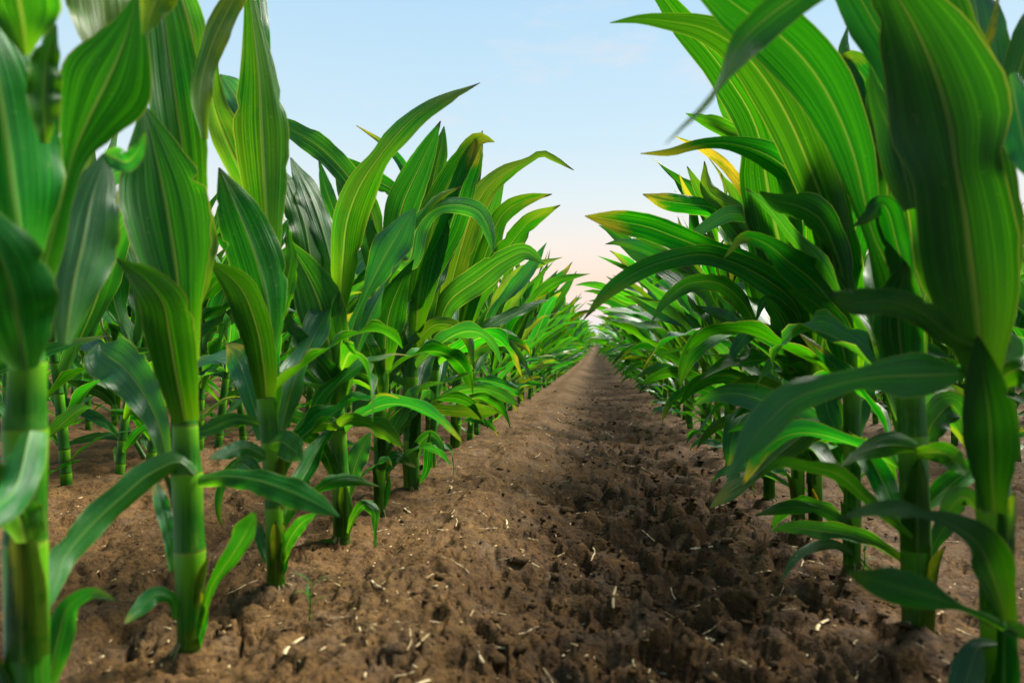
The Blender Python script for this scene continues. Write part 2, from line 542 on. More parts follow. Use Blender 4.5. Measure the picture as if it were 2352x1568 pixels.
# ------------------------------------------------------------------ leaf and stalk builders
def resample(P, n, cols):
    """Catmull-Rom through P (k,c) with chord length parameter -> n rows; columns in cols are kept >= 0"""
    P = np.asarray(P, dtype=float)
    d = np.linalg.norm(np.diff(P[:, :3], axis=0), axis=1) + 1e-6
    t = np.concatenate([[0], np.cumsum(d)])
    s = np.linspace(0, t[-1], n)
    m = np.gradient(P, t, axis=0) if len(P) > 2 else np.repeat((P[1:] - P[:1]) / t[-1], 2, 0)
    if len(P) > 2:   # gentler end slopes
        m[0] = (P[1] - P[0]) / d[0]; m[-1] = (P[-1] - P[-2]) / d[-1]
    k = np.clip(np.searchsorted(t, s, 'right') - 1, 0, len(P) - 2)
    h = d[k][:, None]; x = ((s - t[k]) / d[k])[:, None]
    out = ((2 * x ** 3 - 3 * x ** 2 + 1) * P[k] + (x ** 3 - 2 * x ** 2 + x) * h * m[k]
           + (-2 * x ** 3 + 3 * x ** 2) * P[k + 1] + (x ** 3 - x ** 2) * h * m[k + 1])
    for c in cols:
        out[:, c] = np.maximum(out[:, c], 0)
    return out, s / t[-1]


def norm(a):
    return a / (np.linalg.norm(a, axis=-1, keepdims=True) + 1e-9)


U_FINE = np.array([-1, -.9, -.76, -.6, -.42, -.26, -.13, -.05, 0, .05, .13, .26, .42, .6, .76, .9, 1])
U_MED = np.array([-1, -.72, -.4, -.12, 0, .12, .4, .72, 1])
U_LOW = np.array([-1, -.45, 0, .45, 1])
U_MIN = np.array([-1, 0, 1.0])


def blade(P, W, S, s, curl, ripple=.10, freq=3.0, phase=0.0, u=U_FINE, keel=.05):
    """verts, faces, uv of one leaf blade. P mid line, W half width, S side vectors, curl = half angle of the cross section"""
    T = norm(np.gradient(P, axis=0))
    S = norm(S - T * np.sum(S * T, -1, keepdims=True))
    Nn = np.cross(T, S)
    cu = np.where(np.abs(curl) < 1e-3, 1e-3, curl)[:, None]
    a = cu * u[None, :]
    off_s = W[:, None] * np.sin(a) / cu
    off_n = W[:, None] * (1 - np.cos(a)) / cu
    er = np.random.RandomState(int(abs(P[0, 0] * 9137 + P[-1, 2] * 7919 + W[len(W) // 2] * 99991) * 1000) % 100000)
    for sgn in (-1, 1):
        e = 1 - .05 * er.rand(len(s))
        for _ in range(er.randint(0, 3)):
            e[er.randint(len(s) // 5, len(s) - 1)] -= er.uniform(.06, .22)
        off_s = np.where((u[None, :] * sgn > .85), off_s * e[:, None], off_s)
    taper = (np.clip(s * 5, 0, 1) * np.clip((1 - s) * 4, 0, 1))[:, None]
    rip = np.where(u[None, :] > 0, np.sin(2 * np.pi * freq * s[:, None] + phase), np.sin(2 * np.pi * freq * 1.17 * s[:, None] + phase * 1.7 + 2.0))
    off_n = off_n + ripple * W[:, None] * np.abs(u[None, :]) ** 2.2 * rip * taper
    off_n = off_n - keel * W[:, None] * np.exp(-(u[None, :] / .09) ** 2) * (1 - .6 * s[:, None])
    V = P[:, None, :] + S[:, None, :] * off_s[..., None] + Nn[:, None, :] * off_n[..., None]
    n, m = len(P), len(u)
    i = np.arange(n * m).reshape(n, m)
    F = np.stack([i[:-1, :-1], i[:-1, 1:], i[1:, 1:], i[1:, :-1]], -1).reshape(-1, 4)
    uv = np.stack([np.repeat((u * .5 + .5)[None, :], n, 0), np.repeat(s[:, None], m, 1)], -1).reshape(-1, 2)
    return V.reshape(-1, 3), F, uv


def tube(P, Rr, vv, seg=12, groove=.13, close_top=True):
    """tapered tube through P (n,3) with radii Rr; vv = texture v along it"""
    P = np.asarray(P, float); Rr = np.asarray(Rr, float)
    T = norm(np.gradient(P, axis=0))
    ref = np.array([1.0, 0, 0])
    A = norm(ref - T * (T @ ref)[:, None])
    B = np.cross(T, A)
    th = np.linspace(0, 2 * np.pi, seg, endpoint=False)
    rad = Rr[:, None] * (1 - groove * np.exp(-((th[None, :] - 1.2) / .5) ** 2) + .03 * np.cos(2 * th[None, :]))
    V = P[:, None, :] + A[:, None, :] * (rad * np.cos(th))[..., None] + B[:, None, :] * (rad * np.sin(th))[..., None]
    n = len(P)
    i = np.arange(n * seg).reshape(n, seg)
    j = np.roll(i, -1, 1)
    F = np.stack([i[:-1], j[:-1], j[1:], i[1:]], -1).reshape(-1, 4)
    uv = np.stack([np.repeat((th / (2 * np.pi))[None, :], n, 0), np.repeat(np.asarray(vv)[:, None], seg, 1)], -1).reshape(-1, 2)
    return V.reshape(-1, 3), F, uv


def internode_profile(r0, r1, v0):
    """radii along one internode with its sheath: swollen node, slim base, widening to the sheath mouth"""
    t = np.array([0, .03, .08, .3, .6, .88, .97, 1.0])
    k = np.array([1.02, 1.03, .985, .97, .985, 1.01, 1.035, 1.01])
    return t, (r0 + (r1 - r0) * t) * k, v0 + t * .999


rng = random.Random(7)


def set_tone(o, yellow=0.0, wax=0.0, thick=0.0):  # thick darkens the leaf colour, partly to paint in shade
    o.color = (yellow, wax, thick, 1)
    return o


def proc_leaf(r, root, L, W, th0, bd, az, u, nl, young=False):
    """one arching, twisting blade that leaves the stalk at root towards azimuth az"""
    L *= 1.06 * r.uniform(.85, 1.15); W *= .90 * r.uniform(.82, 1.14)
    th0 += r.uniform(-9, 9); bd = bd * r.uniform(.5, 1.35)
    sw = r.uniform(-.7, .7)
    s = np.linspace(0, 1, nl)
    th = np.radians(th0 + bd * s ** 1.5 + r.uniform(8, 22) * np.sin(s * r.uniform(4, 10) + r.uniform(0, 6)) * s)
    aa = az + sw * s
    D = np.stack([np.sin(th) * np.cos(aa), np.sin(th) * np.sin(aa), np.cos(th)], -1)
    st = np.concatenate([[0], np.diff(s)])[:, None] * L
    P = root + np.array([math.cos(az), math.sin(az), 0]) * .006 + np.cumsum(D * st, 0)
    low = P[:, 2] < .006
    P[low, 2] = .006 + .004 * r.random()
    S = np.stack([-np.sin(aa), np.cos(aa), 0 * aa], -1)
    roll = np.radians(r.uniform(-30, 30) + r.choice((-1, 1)) * r.uniform(10, 120) * s ** r.uniform(1.0, 1.8))
    Nn = np.cross(D, S)
    S = np.cos(roll)[:, None] * S + np.sin(roll)[:, None] * Nn
    Wp = W * np.interp(s, [0, .08, .2, .38, .55, .72, .88, 1], [.40, .56, .80, 1, 1, .80, .40, .02])
    curl = 1.25 * (1 - s) ** 3 + .45 + .35 * np.sin(s * 7 + r.random() * 6)
    if young:
        curl = curl + .9 * (1 - s)
    return blade(P, Wp, S, s, curl, ripple=r.uniform(.14, .42), freq=r.uniform(2.0, 4.6), phase=r.uniform(0, 6), u=u, keel=.05)


# ------------------------------------------------------------------ the plants nearest to the camera, one by one
def parse(txt):
    return [tuple(float(q) for q in w.split(',')) for w in txt.split()]


def hand_leaf(root, base, d, spec, thick=0.0):
    """spec: (z0, z1, points 'x,y,halfwidth ...' from stalk to tip, options)"""
    z0, z1, txt = spec[:3]
    o = spec[3] if len(spec) > 3 else {}
    pts = parse(txt)
    if pts[-1][2] > 4:                                   # leaf runs on out of the picture: give it its tip
        a, b = pts[-2], pts[-1]
        pts.append((b[0] + (b[0] - a[0]) * 1.1, b[1] + (b[1] - a[1]) * 1.1, b[2] * .55))
        pts.append((b[0] + (b[0] - a[0]) * 2.0 + 12, b[1] + (b[1] - a[1]) * 1.9, .6))
    L = [0.0]
    for a, b in zip(pts, pts[1:]):
        L.append(L[-1] + math.hypot(b[0] - a[0], b[1] - a[1]))
    ctrl = []
    for (x, y, hw), q in zip(pts, L):
        t = q / L[-1]
        dd = d + z0 + (z1 - z0) * t ** 1.3
        w = at(x, y, dd)
        ctrl.append((w.x, w.y, w.z, hw * dd / F_PX))
    nl = o.get('n', 34)
    Q, s = resample(ctrl, nl, [3])
    P, W = Q[:, :3], Q[:, 3]
    T = norm(np.gradient(P, axis=0))
    v = norm(P - np.array(CAM))
    si = norm(np.cross(T, v)); ni = norm(np.cross(si, T))
    ph0, ph1 = o.get('phi', (rng.uniform(-28, 28), rng.uniform(-38, 38)))
    ph = np.radians(ph0 + (ph1 - ph0) * s)
    S = np.cos(ph)[:, None] * si + np.sin(ph)[:, None] * ni
    W = W / np.clip(np.cos(ph), .55, 1)
    sg = o.get('cup', rng.choice((-1, 1)))
    curl = sg * (o.get('c0', 1.0) * (1 - s) ** 3 + o.get('c1', .42) * (.6 + .4 * np.sin(s * 5 + rng.random() * 6)))
    V, F, uv = blade(P, W, S, s, curl, ripple=o.get('rip', rng.uniform(.11, .26)), freq=o.get('f', rng.uniform(1.9, 4.2)),
                     phase=rng.uniform(0, 6), keel=.05 * (1 if sg > 0 else -1))
    V = V - np.array(base)
    me = make_mesh('leaf', V, F, M_LEAF, uv)
    ob = link(bpy.data.objects.new('leaf', me), root)
    y = o.get('y', 0.0)
    set_tone(ob, y, o.get('wax', rng.uniform(0, .25)), o.get('th', max(0.0, thick + rng.uniform(-.2, .2))))  # 'th' sets how much shade is painted into this one leaf
    if o.get('label'):
        ob['label'] = o['label']
    return ob


def stalk_x(pts, z):
    return pts[0][0] + (pts[-1][0] - pts[0][0]) * min(z / .3, 1)


def hand_plant(label, group, base_px, stalk, nodes, leaves, d=None, thick=0.1, fill=True):
    d = d or depth_on_ground(*base_px, .006)
    b = at(base_px[0], base_px[1], d)
    b.z = gz(b.x, b.y) - .008
    root = tag(empty('corn_plant', b), label, 'corn plant', group)
    pts = parse(stalk)

    def at_y(y):
        for a, c in zip(pts, pts[1:]):
            if (a[1] - y) * (c[1] - y) <= 0:
                t = (y - a[1]) / ((c[1] - a[1]) or 1)
                return a[0] + (c[0] - a[0]) * t, a[2] + (c[2] - a[2]) * t
        e = pts[0] if abs(pts[0][1] - y) < abs(pts[-1][1] - y) else pts[-1]
        return e[0], e[2]
    ny = [pts[0][1]] + [y for y in nodes] + [pts[-1][1]]
    for k, (ya, yb) in enumerate(zip(ny, ny[1:])):
        (xa, ra), (xb, rb) = at_y(ya), at_y(yb)
        t, rr, vv = internode_profile(ra, rb, 0.0 if k == 0 else 1.0)
        P = np.array([at(xa + (xb - xa) * q, ya + (yb - ya) * q, d) for q in t])
        if k == 0:
            P = np.concatenate([[np.array(b) - [0, 0, .01]], P])
            rr = np.concatenate([[rr[0] * 1.15], rr]); vv = np.concatenate([[0], vv])
        V, F, uv = tube(P, rr * d / F_PX, vv, seg=16)
        nm = 'stalk' if k == 0 else 'sheath'
        set_tone(link(bpy.data.objects.new(nm, make_mesh(nm, V - np.array(b), F, M_STALK, uv)), root))
    for sp in leaves:
        hand_leaf(root, b, d, sp, thick)
    if not fill:
        return root
    # leaves on the far side of the stalk
    far_side = () if d < .66 else (.8, 1)[d > .8] * np.array(((.10, .30, .020, 46, 80), (.16, .38, .027, 38, 70), (.21, .44, .032, 30, 55), (.25, .48, .036, 24, 45), (.29, .46, .036, 16, 30), (.31, .40, .030, 9, 16))) 
    for z, L, W, th0, bd in far_side:
        if (b.x < 0 and z > .23 and d < 1.2) or z > .28:
            continue
        r = random.Random(int(base_px[0] * 7 + z * 1000))
        az = math.radians(r.choice((80, 100, 120) if b.x < 0 else (60, 80, 100)) + r.uniform(-18, 18))
        V, F, uv = proc_leaf(r, np.array([(at(stalk_x(pts, z), 784, d) - b).x, 0, z]), L, W, th0, bd, az, U_MED, 22)
        set_tone(link(bpy.data.objects.new('leaf', make_mesh('leaf', V, F, M_LEAF, uv)), root), 0, r.choice((0, .1, .3, .8)))
    r = random.Random(int(base_px[0] * 11))
    rad = pts[0][2] * d / F_PX
    for k in range(2):                                  # loose, partly dried sheath edges on the stalk
        z0, z1 = ((.012, .10), (.09, .19))[k]
        a = math.radians(r.uniform(190, 350))
        s = np.linspace(0, 1, 10)
        out = rad * (1.06 + .10 * s) + (.004 + .010 * r.random()) * s ** 3
        P = np.stack([out * math.cos(a) + (at(stalk_x(pts, z0), 784, d) - b).x, out * math.sin(a), z0 + (z1 - z0) * s], -1)
        S = np.repeat(np.array([[-math.sin(a), math.cos(a), 0.0]]), 10, 0)
        V, F, uv = blade(P, rad * np.interp(s, [0, .5, .85, 1], [1.25, 1.1, .7, .1]), S, s, np.full(10, 1.15), .06, 2.0, r.uniform(0, 6), U_MED, .02)
        set_tone(link(bpy.data.objects.new('sheath_flap', make_mesh('sheath_flap', V, F, M_LEAF, uv)), root), r.choice((0, .15, .5)), 0, r.choice((.2, .5, .8)))
    if r.random() < .0:
        V, F, uv = proc_leaf(r, np.array([0, 0, .018]), r.uniform(.06, .11), .007, 62, 75, math.radians(r.uniform(185, 355)), U_LOW, 14)
        o = set_tone(link(bpy.data.objects.new('leaf', make_mesh('leaf', V, F, M_LEAF, uv)), root), 1.0, 0, .3)
        o['label'] = 'small withered leaf at the foot'
    for k in range(r.choice((3, 5, 6))):
        a = r.uniform(3.3, 6.1)
        P = [np.array([math.cos(a) * q * (rad + .008), math.sin(a) * q * (rad + .008), .024 - .028 * q ** 2.2]) for q in np.linspace(.5, 1.15, 6)]
        V, F, uv = tube(P, np.linspace(.0017, .0010, 6), np.linspace(0, 1, 6), seg=5, groove=0)
        link(bpy.data.objects.new('root', make_mesh('root', V, F, M_ROOT, uv)), root)
    for k in range(0 if d < .66 else 5):
        r = random.Random(int(base_px[0] * 3 + k * 17))
        z = (.07, .12, .17, .22, .26)[k]
        az = math.radians((180 if b.x > 0 else 0) + r.choice((-1, 1)) * r.uniform(15, 62) + (180 if k in (1, 3) else 0))
        if math.sin(az) < -.35 and d < .9:
            az = -az
        V, F, uv = proc_leaf(r, np.array([(at(stalk_x(pts, z), 784, d) - b).x, 0, z]), (.17, .22, .25, .27, .28)[k] * r.uniform(.75, 1.05), (.013, .018, .022, .026, .028)[k],
                             r.uniform(40, 60), r.uniform(75, 120), az, U_MED, 22)
        set_tone(link(bpy.data.objects.new('leaf', make_mesh('leaf', V, F, M_LEAF, uv)), root), 0, r.choice((0, .2, .6, 1.0)))
    return root


GL = 'corn plants in the row along the tan crusted edge of the path'
GR = 'corn plants in the row along the shaded side of the path'
B = {'wax': 1.0}
hand = []
# ---- row left of the path
hand.append(hand_plant('nearest corn plant at the far left edge, out of focus with a very thick stalk', GL, (66, 1785),
    '70,1790,46 64,1560,45 60,1245,43 60,980,44 66,830,36 70,740,24', [1242, 985, 830], [
    (-.02, -.05, '62,640,30 28,430,120 6,270,138 -18,140,115 -55,30,70 -90,-60,30'),
    (-.05, -.12, '62,850,34 40,740,88 18,640,92 -15,560,70 -60,500,35 -110,480,2', {'th': .9}),
    (.01, .04, '80,700,26 112,570,34 150,430,22 168,358,30 206,268,66 245,190,92 282,105,58 309,10,12 318,-40,1', {'phi': (0, 15), 'c1': .55, 'f': 1.4}),
    (.03, .08, '150,790,16 168,660,58 190,560,72 212,450,52 232,385,22 240,352,3', B),
    (.03, .02, '240,352,8 262,362,26 290,372,24 318,345,14 335,302,1', B),
    (.07, .12, '275,180,24 248,90,60 235,0,76 226,-70,60', {'y': .35}),
    (.03, .04, '330,82,5 345,40,22 366,-20,42 390,-80,30', {'y': .25}),
    (-.04, -.08, '60,128,8 55,70,48 44,0,84 28,-70,70'),
    (-.02, -.02, '104,330,12 100,240,32 105,140,27 126,55,4', {'y': .05}),
    (-.02, -.10, '70,990,34 20,1140,42 -40,1180,46 -110,1160,3', {'wax': .5}),
    (-.02, -.05, '60,1245,40 45,1190,44 15,1120,30 -40,1060,14 -90,1040,1'),
    (.02, .03, '112,1568,20 135,1460,34 160,1390,22 205,1362,14 270,1378,1', {'wax': .8}),
]))
hand.append(hand_plant('corn plant with a long low leaf arching over bare soil, beside the blurred thick stalk', GL, (435, 1505),
    '435,1508,25 436,1262,33 428,1080,33 426,980,26 420,860,24 416,780,14', [1262, 1085, 978], [
    (-.01, -.13, '445,1090,14 415,1062,28 350,1085,33 275,1145,33 200,1215,33 150,1275,30 112,1400,2', {'wax': .6, 'phi': (10, 25)}),
    (-.01, -.08, '455,1100,18 520,1094,22 578,1100,26 650,1122,34 725,1155,24 780,1186,1'),
    (-.02, -.07, '425,968,42 405,860,54 390,770,56 372,690,50 330,640,34 268,594,2', {'cup': 1, 'c1': .8, 'th': .7}),
    (.0, .02, '428,830,34 415,700,52 396,560,90 376,440,94 352,330,50 328,236,1', {'phi': (0, 0), 'cup': 1, 'c1': .5, 'rip': .04}),
    (.04, .10, '448,640,30 440,480,40 420,340,58 400,200,62 385,90,54 372,0,42 360,-80,25', {'phi': (0, 0), 'rip': .05, 'y': .06, 'th': 0, 'wax': 0}),
    (.05, .10, '468,320,10 458,240,22 475,140,24 510,50,26 548,-20,22', {'y': .25}),
    (.12, .20, '430,170,12 445,110,32 432,40,40 405,-40,30'),
    (.06, .10, '385,1060,14 362,970,26 330,905,40 285,845,54 232,800,30 226,788,2', {'wax': 1.0, 'rip': .22}),
    (-.01, -.06, '405,1420,8 388,1370,14 360,1366,20 320,1398,18 282,1434,1', {'wax': .5}),
    (-.01, -.06, '458,1440,8 490,1340,12 530,1280,20 565,1222,26 590,1172,2'),
    (.02, .03, '398,1310,10 386,1220,14 366,1140,15 352,1092,1', {'wax': .8}),
    (.0, -.02, '447,1500,7 462,1450,10 468,1400,9 462,1360,1'),
    (.02, .06, '448,700,24 462,620,30 470,540,26 472,480,14 462,420,1', {'y': .1}),
]))
hand.append(hand_plant('corn plant whose tall bright leaf runs out of the top, third stalk from left', GL, (635, 1345),
    '635,1348,20 630,1160,20 620,1010,20 610,918,19 610,820,20 616,740,12', [1165, 1015, 914], [
    (.02, .05, '620,640,24 612,500,40 606,390,56 600,280,62 595,180,44 584,80,26 572,-15,12', {'phi': (0, 0), 'c1': .3, 'rip': .05, 'y': .09, 'th': 0, 'wax': 0}),
    (.05, .09, '612,330,10 606,200,14 604,100,17 596,0,16', {'wax': .7}),
    (.03, .08, '592,500,8 560,410,34 520,320,44 492,240,22 484,160,16 500,70,8 512,10,1', {'phi': (20, 60), 'y': .12, 'th': 0}),
    (.06, .12, '575,330,10 560,260,26 530,205,30 505,172,2', B),
    (-.01, .0, '622,810,24 618,720,44 602,640,62 575,555,60 540,470,44 503,385,2', {'phi': (0, 0), 'cup': -1, 'c1': .6, 'rip': .05}),
    (-.03, -.08, '612,912,26 606,840,36 588,745,42 548,655,38 478,598,2', {'cup': 1, 'c1': .8, 'th': .8}),
    (.03, .08, '602,1010,10 582,930,20 562,865,26 540,815,30 518,790,3', B),
    (-.01, -.08, '612,1050,12 560,1028,19 520,1040,16 478,1054,1', {'wax': .9}),
    (-.02, -.12, '615,1022,16 640,1014,30 668,1028,32 694,1056,2', {'wax': .3}),
    (-.01, -.05, '648,1290,7 660,1250,14 686,1208,17 732,1174,1'),
    (.01, .03, '612,1290,6 602,1260,10 596,1225,12 590,1190,1', {'wax': .6}),
    (.01, .06, '602,975,8 545,962,15 485,982,18 434,1000,1'),
    (.0, -.02, '640,1340,6 652,1290,10 655,1240,8 650,1200,1'),
    (.02, .05, '630,760,20 655,660,22 668,600,16 660,520,1'),
]))
hand.append(hand_plant('corn plant with a yellow-green curling leaf sweeping up over the path, fourth from left', GL, (785, 1245),
    '785,1248,19 782,1080,19 775,985,19 772,925,17 773,850,18 777,780,12', [1090, 988, 926], [
    (.0, .03, '780,720,20 788,600,36 800,500,42 832,420,36 872,360,22 912,310,27 962,262,20 1030,222,14 1103,190,1', {'phi': (0, 70), 'rip': .05, 'y': .10, 'th': 0, 'wax': 0}),
    (.05, .10, '735,700,20 715,600,30 695,500,34 668,432,24 650,388,1'),
    (.07, .12, '772,660,20 750,560,30 715,455,34 668,362,2'),
    (-.01, .0, '774,905,18 764,840,36 750,760,52 732,690,54 700,620,36 654,545,2', {'phi': (0, 0), 'cup': 1, 'c1': .6, 'rip': .05}),
    (-.02, -.07, '776,935,18 766,880,28 732,832,26 690,775,16 655,725,11 646,690,1', {'cup': 1, 'th': .8}),
    (.01, .05, '785,900,18 800,800,20 814,740,14 838,682,9 872,612,32 905,552,40 948,486,8 955,478,1', {'phi': (-10, 35), 'wax': .8}),
    (-.02, -.08, '775,975,12 800,966,17 830,968,13 880,986,23 927,1028,1', {'y': .12}),
    (-.02, -.06, '778,980,12 750,970,21 720,980,16 682,992,1', {'y': .1}),
    (-.01, -.03, '765,1090,12 742,1035,17 712,1003,16 682,1000,12 668,1028,2', {'cup': 1}),
    (.02, .05, '765,985,8 705,965,14 668,952,14 642,938,1'),
    (-.01, -.03, '800,1225,6 815,1182,11 836,1158,13 858,1172,13 861,1214,5'),
    (.03, .05, '800,1150,7 812,1082,20 830,1032,22 850,994,3', B),
    (-.01, -.02, '768,1240,4 735,1248,9 694,1272,1', {'y': .2}),
    (.03, .10, '805,640,16 780,520,14 748,430,14 732,366,1'),
    (.0, -.01, '790,1240,5 800,1200,9 802,1160,8 798,1120,1'),
]))
hand.append(hand_plant('thin corn plant just behind the curling leaf, fifth stalk from left', GL, (872, 1182),
    '872,1184,13 872,1060,13 872,920,14 876,850,14 882,800,9', [1075, 1000, 918], [
    (-.01, .02, '886,850,20 885,780,38 894,720,42 916,660,24 950,596,1', {'phi': (0, 0), 'cup': 1, 'c1': .6}),
    (.03, .06, '890,700,20 905,560,30 925,470,40 958,395,32 988,330,18 1012,278,1', {'phi': (0, 0), 'rip': .05}),
    (.05, .10, '895,640,14 945,440,13 920,372,11 880,330,7 818,288,1'),
    (.06, .14, '880,560,14 905,440,16 868,416,21 830,392,17 784,358,1'),
    (.05, .16, '870,600,18 850,478,28 802,408,28 742,345,28 668,296,22 610,262,2'),
    (-.01, -.06, '872,915,14 862,850,22 842,790,22 812,750,12 796,740,1'),
    (.02, .05, '880,560,14 935,600,26 960,520,24 1000,480,17 1050,470,19 1100,486,20 1124,530,15 1133,582,1', {'wax': .9}),
    (.01, .03, '868,1130,6 880,1090,13 905,1050,15 955,1072,2'),
    (.02, .02, '882,1050,8 905,980,17 930,930,16 940,890,1', B),
    (.0, .0, '875,1180,4 885,1150,7 892,1110,6 890,1080,1'),
    (.04, .10, '868,700,12 850,560,24 815,480,26 790,440,16 770,400,1'),
]))
hand.append(hand_plant('corn plant with a bluish drooping twisted leaf and a bright level low leaf', GL, (946, 1122),
    '946,1124,18 944,1000,17 942,870,17 945,800,14 948,760,9', [1010, 940, 866], [
    (-.01, -.07, '960,770,12 948,780,13 926,800,11 896,838,27 866,870,34 840,905,28 808,958,1', {'wax': 1.0, 'phi': (0, 0), 'cup': -1}),
    (-.01, -.06, '935,960,10 965,945,15 1000,940,15 1050,944,13 1098,944,19 1147,946,1', {'y': .15}),
    (.0, .03, '955,760,20 965,660,40 985,560,44 1010,470,36 1060,372,26 1106,318,14 1136,326,1', {'phi': (0, 0), 'y': .05, 'rip': .05}),
    (.01, .03, '955,700,20 998,600,30 1035,520,36 1062,430,30 1090,350,22 1100,312,2', {'y': .03}),
    (.03, .05, '975,560,16 985,470,30 1000,390,24 1014,330,14 1020,290,1'),
    (.0, -.05, '950,800,16 968,772,16 1000,745,17 1040,748,16 1072,775,13 1088,842,1', {'y': .12, 'phi': (0, 0)}),
    (.0, -.06, '940,868,16 920,820,24 905,760,24 880,700,12 866,690,1'),
    (.0, -.05, '945,1060,7 962,1020,14 990,1000,13 1010,1020,9 1020,1060,1', {'wax': .6}),
    (.0, -.02, '950,1120,4 975,1090,8 985,1030,10 992,985,1'),
]))
hand.append(hand_plant('corn plant whose high leaf kinks over with a yellow-brown dark tip against the sky', GL, (988, 1082),
    '988,1084,14 990,980,13 994,880,14 1002,790,10', [1000, 920, 850], [
    (.0, -.04, '1005,800,14 1035,660,24 1062,560,30 1090,480,27 1120,430,24 1160,396,19 1215,368,8 1243,352,8 1275,365,7 1318,391,1', {'y': .18, 'phi': (0, 10)}),
    (-.01, -.10, '998,800,12 1030,695,28 1100,640,33 1160,597,26 1205,579,21 1252,608,1', {'wax': .7, 'phi': (0, 0)}),
    (.02, .05, '1000,780,14 1020,640,30 1050,520,34 1078,430,26 1096,360,14 1108,300,1'),
    (.0, -.07, '990,930,8 1035,905,13 1075,893,14 1115,893,9 1150,905,13 1192,934,1', {'wax': .6}),
    (.0, .02, '985,880,12 960,800,20 930,760,20 905,790,1'),
]))
hand.append(hand_plant('corn plant with two slender leaves reaching over the path below the kinked tip', GL, (1046, 1032),
    '1046,1034,12 1048,940,12 1050,860,12 1056,790,8', [965, 900, 845], [
    (.0, -.03, '1056,800,12 1090,660,22 1128,550,25 1150,498,21 1175,474,20 1215,456,13 1268,446,1', {'y': .08}),
    (.0, -.03, '1056,780,12 1115,650,22 1168,568,25 1218,508,20 1287,471,1', {'y': .05}),
    (.02, .05, '1056,780,12 1080,650,26 1110,530,28 1140,440,16 1160,390,1'),
    (.0, -.08, '1052,860,10 1100,800,18 1150,790,17 1200,830,9 1220,870,1', {'wax': .5}),
    (.0, -.07, '1050,940,8 1090,915,12 1130,925,10 1165,960,1', {'y': .1}),
]))
hand.insert(0, hand_plant('slender corn plant leaning far over sideways on bare soil between two rows', GL, (332, 1050),
    '332,1052,6 305,1005,5 280,960,5 262,930,5', [1000], [
    (.0, -.03, '266,936,5 232,902,13 190,886,12 146,872,1', {'th': .3}),
    (.0, -.04, '312,1018,3 285,1010,7 240,1000,9 195,1008,9 145,1022,1', {'wax': .6}),
    (.0, .02, '270,945,5 262,900,14 258,860,13 250,820,1'),
    (.0, .02, '284,965,4 290,985,10 292,1005,10 286,1025,1', {'wax': .9}),
], fill=False))
# ---- row right of the path
hand.append(hand_plant('nearest corn plant at the right edge, dark and broad with huge drooping leaves', GR, (2300, 1620),
    '2302,1625,34 2292,1430,34 2284,1165,34 2272,1010,36 2262,880,32 2252,760,20', [1430, 1168, 880], [
    (-.01, -.02, '2262,900,34 2252,815,58 2242,710,92 2228,590,106 2212,470,100 2196,390,92 2184,300,122 2148,170,108 2100,60,78 2030,-60,40', {'phi': (0, 10), 'rip': .08, 'c1': .5, 'cup': 1, 'f': 1.3}),
    (.035, .03, '2250,800,46 2250,700,86 2240,600,104 2225,480,106 2205,380,100 2180,250,110 2150,120,90 2120,0,70 2100,-90,40', {'phi': (0, 10), 'cup': -1}),  # this blade and the next: backing layers added to block transmitted light
    (.065, .08, '2240,780,40 2220,660,84 2205,540,96 2190,430,96 2175,320,84 2170,200,60 2180,90,30 2185,40,2', {'phi': (10, 0)}),
    (.0, -.10, '2295,880,18 2262,852,12 2218,856,10 2160,860,44 2090,862,54 1990,868,28 1900,888,30 1820,918,42 1750,984,38 1702,1050,20 1668,1112,1', {'wax': .45, 'th': .4, 'phi': (0, 20), 'cup': -1, 'c0': .2}),
    (-.05, -.12, '2312,1425,20 2284,1330,38 2245,1245,42 2185,1203,26 2120,1180,10 2055,1166,21 1992,1174,15 1934,1190,1', {'cup': 1}),
    (-.05, -.12, '2312,1442,12 2262,1416,10 2215,1397,8 2130,1366,38 2055,1346,42 1992,1328,24 1944,1312,1', {'phi': (0, 10)}),
    (-.04, -.06, '2284,1176,38 2279,1110,46 2277,1030,58 2272,950,54 2262,880,40 2250,800,14 2245,770,2', {'cup': 1, 'c1': .9, 'phi': (0, 0), 'rip': .05}),
    (.08, .16, '2285,340,22 2276,220,46 2258,110,52 2238,0,40 2222,-70,20', {'wax': .9}),
    (.03, .05, '2254,142,15 2274,80,10 2290,10,4 2294,-25,1', {'y': .6}),
    (.05, .12, '2290,290,24 2335,180,38 2365,90,40 2400,0,24'),
    (-.01, -.06, '2322,170,12 2334,240,36 2348,310,40 2362,372,24 2376,420,1', {'wax': 1.0}),
    (.03, .08, '2095,480,20 2078,400,42 2046,300,34 2010,215,16 1996,150,1'),
    (-.03, -.17, '2180,-260,40 2040,-180,46 1900,-60,42 1830,-8,44 1762,42,46 1708,92,40 1678,145,24 1655,190,9 1622,238,8 1580,280,6 1527,332,1', {'wax': 0, 'th': 0, 'phi': (38, 20), 'cup': 1}),
    (.04, .10, '2110,420,26 2080,240,34 2045,120,46 2000,40,50 1955,-40,46 1910,-120,24'),
    (-.04, -.05, '2290,1440,10 2335,1446,19 2380,1470,2'),
    (-.03, -.06, '2290,1478,8 2250,1486,22 2226,1540,34 2208,1610,28 2200,1680,2', {'wax': .5}),
    (.0, -.1, '2285,880,20 2330,850,40 2400,880,40 2470,960,2'),
    (.02, .04, '2250,1170,12 2215,1140,24 2185,1165,22 2172,1215,2', {'wax': .6}),
    (-.02, -.07, '2250,800,16 2190,775,26 2120,720,32 2040,690,32 1960,692,30 1906,672,2', {'y': .12}),
    (.03, .05, '2270,930,20 2310,830,30 2325,790,24 2310,755,2', {'wax': .8}),
], thick=0.85))  # shade of the dense right side painted into these leaves
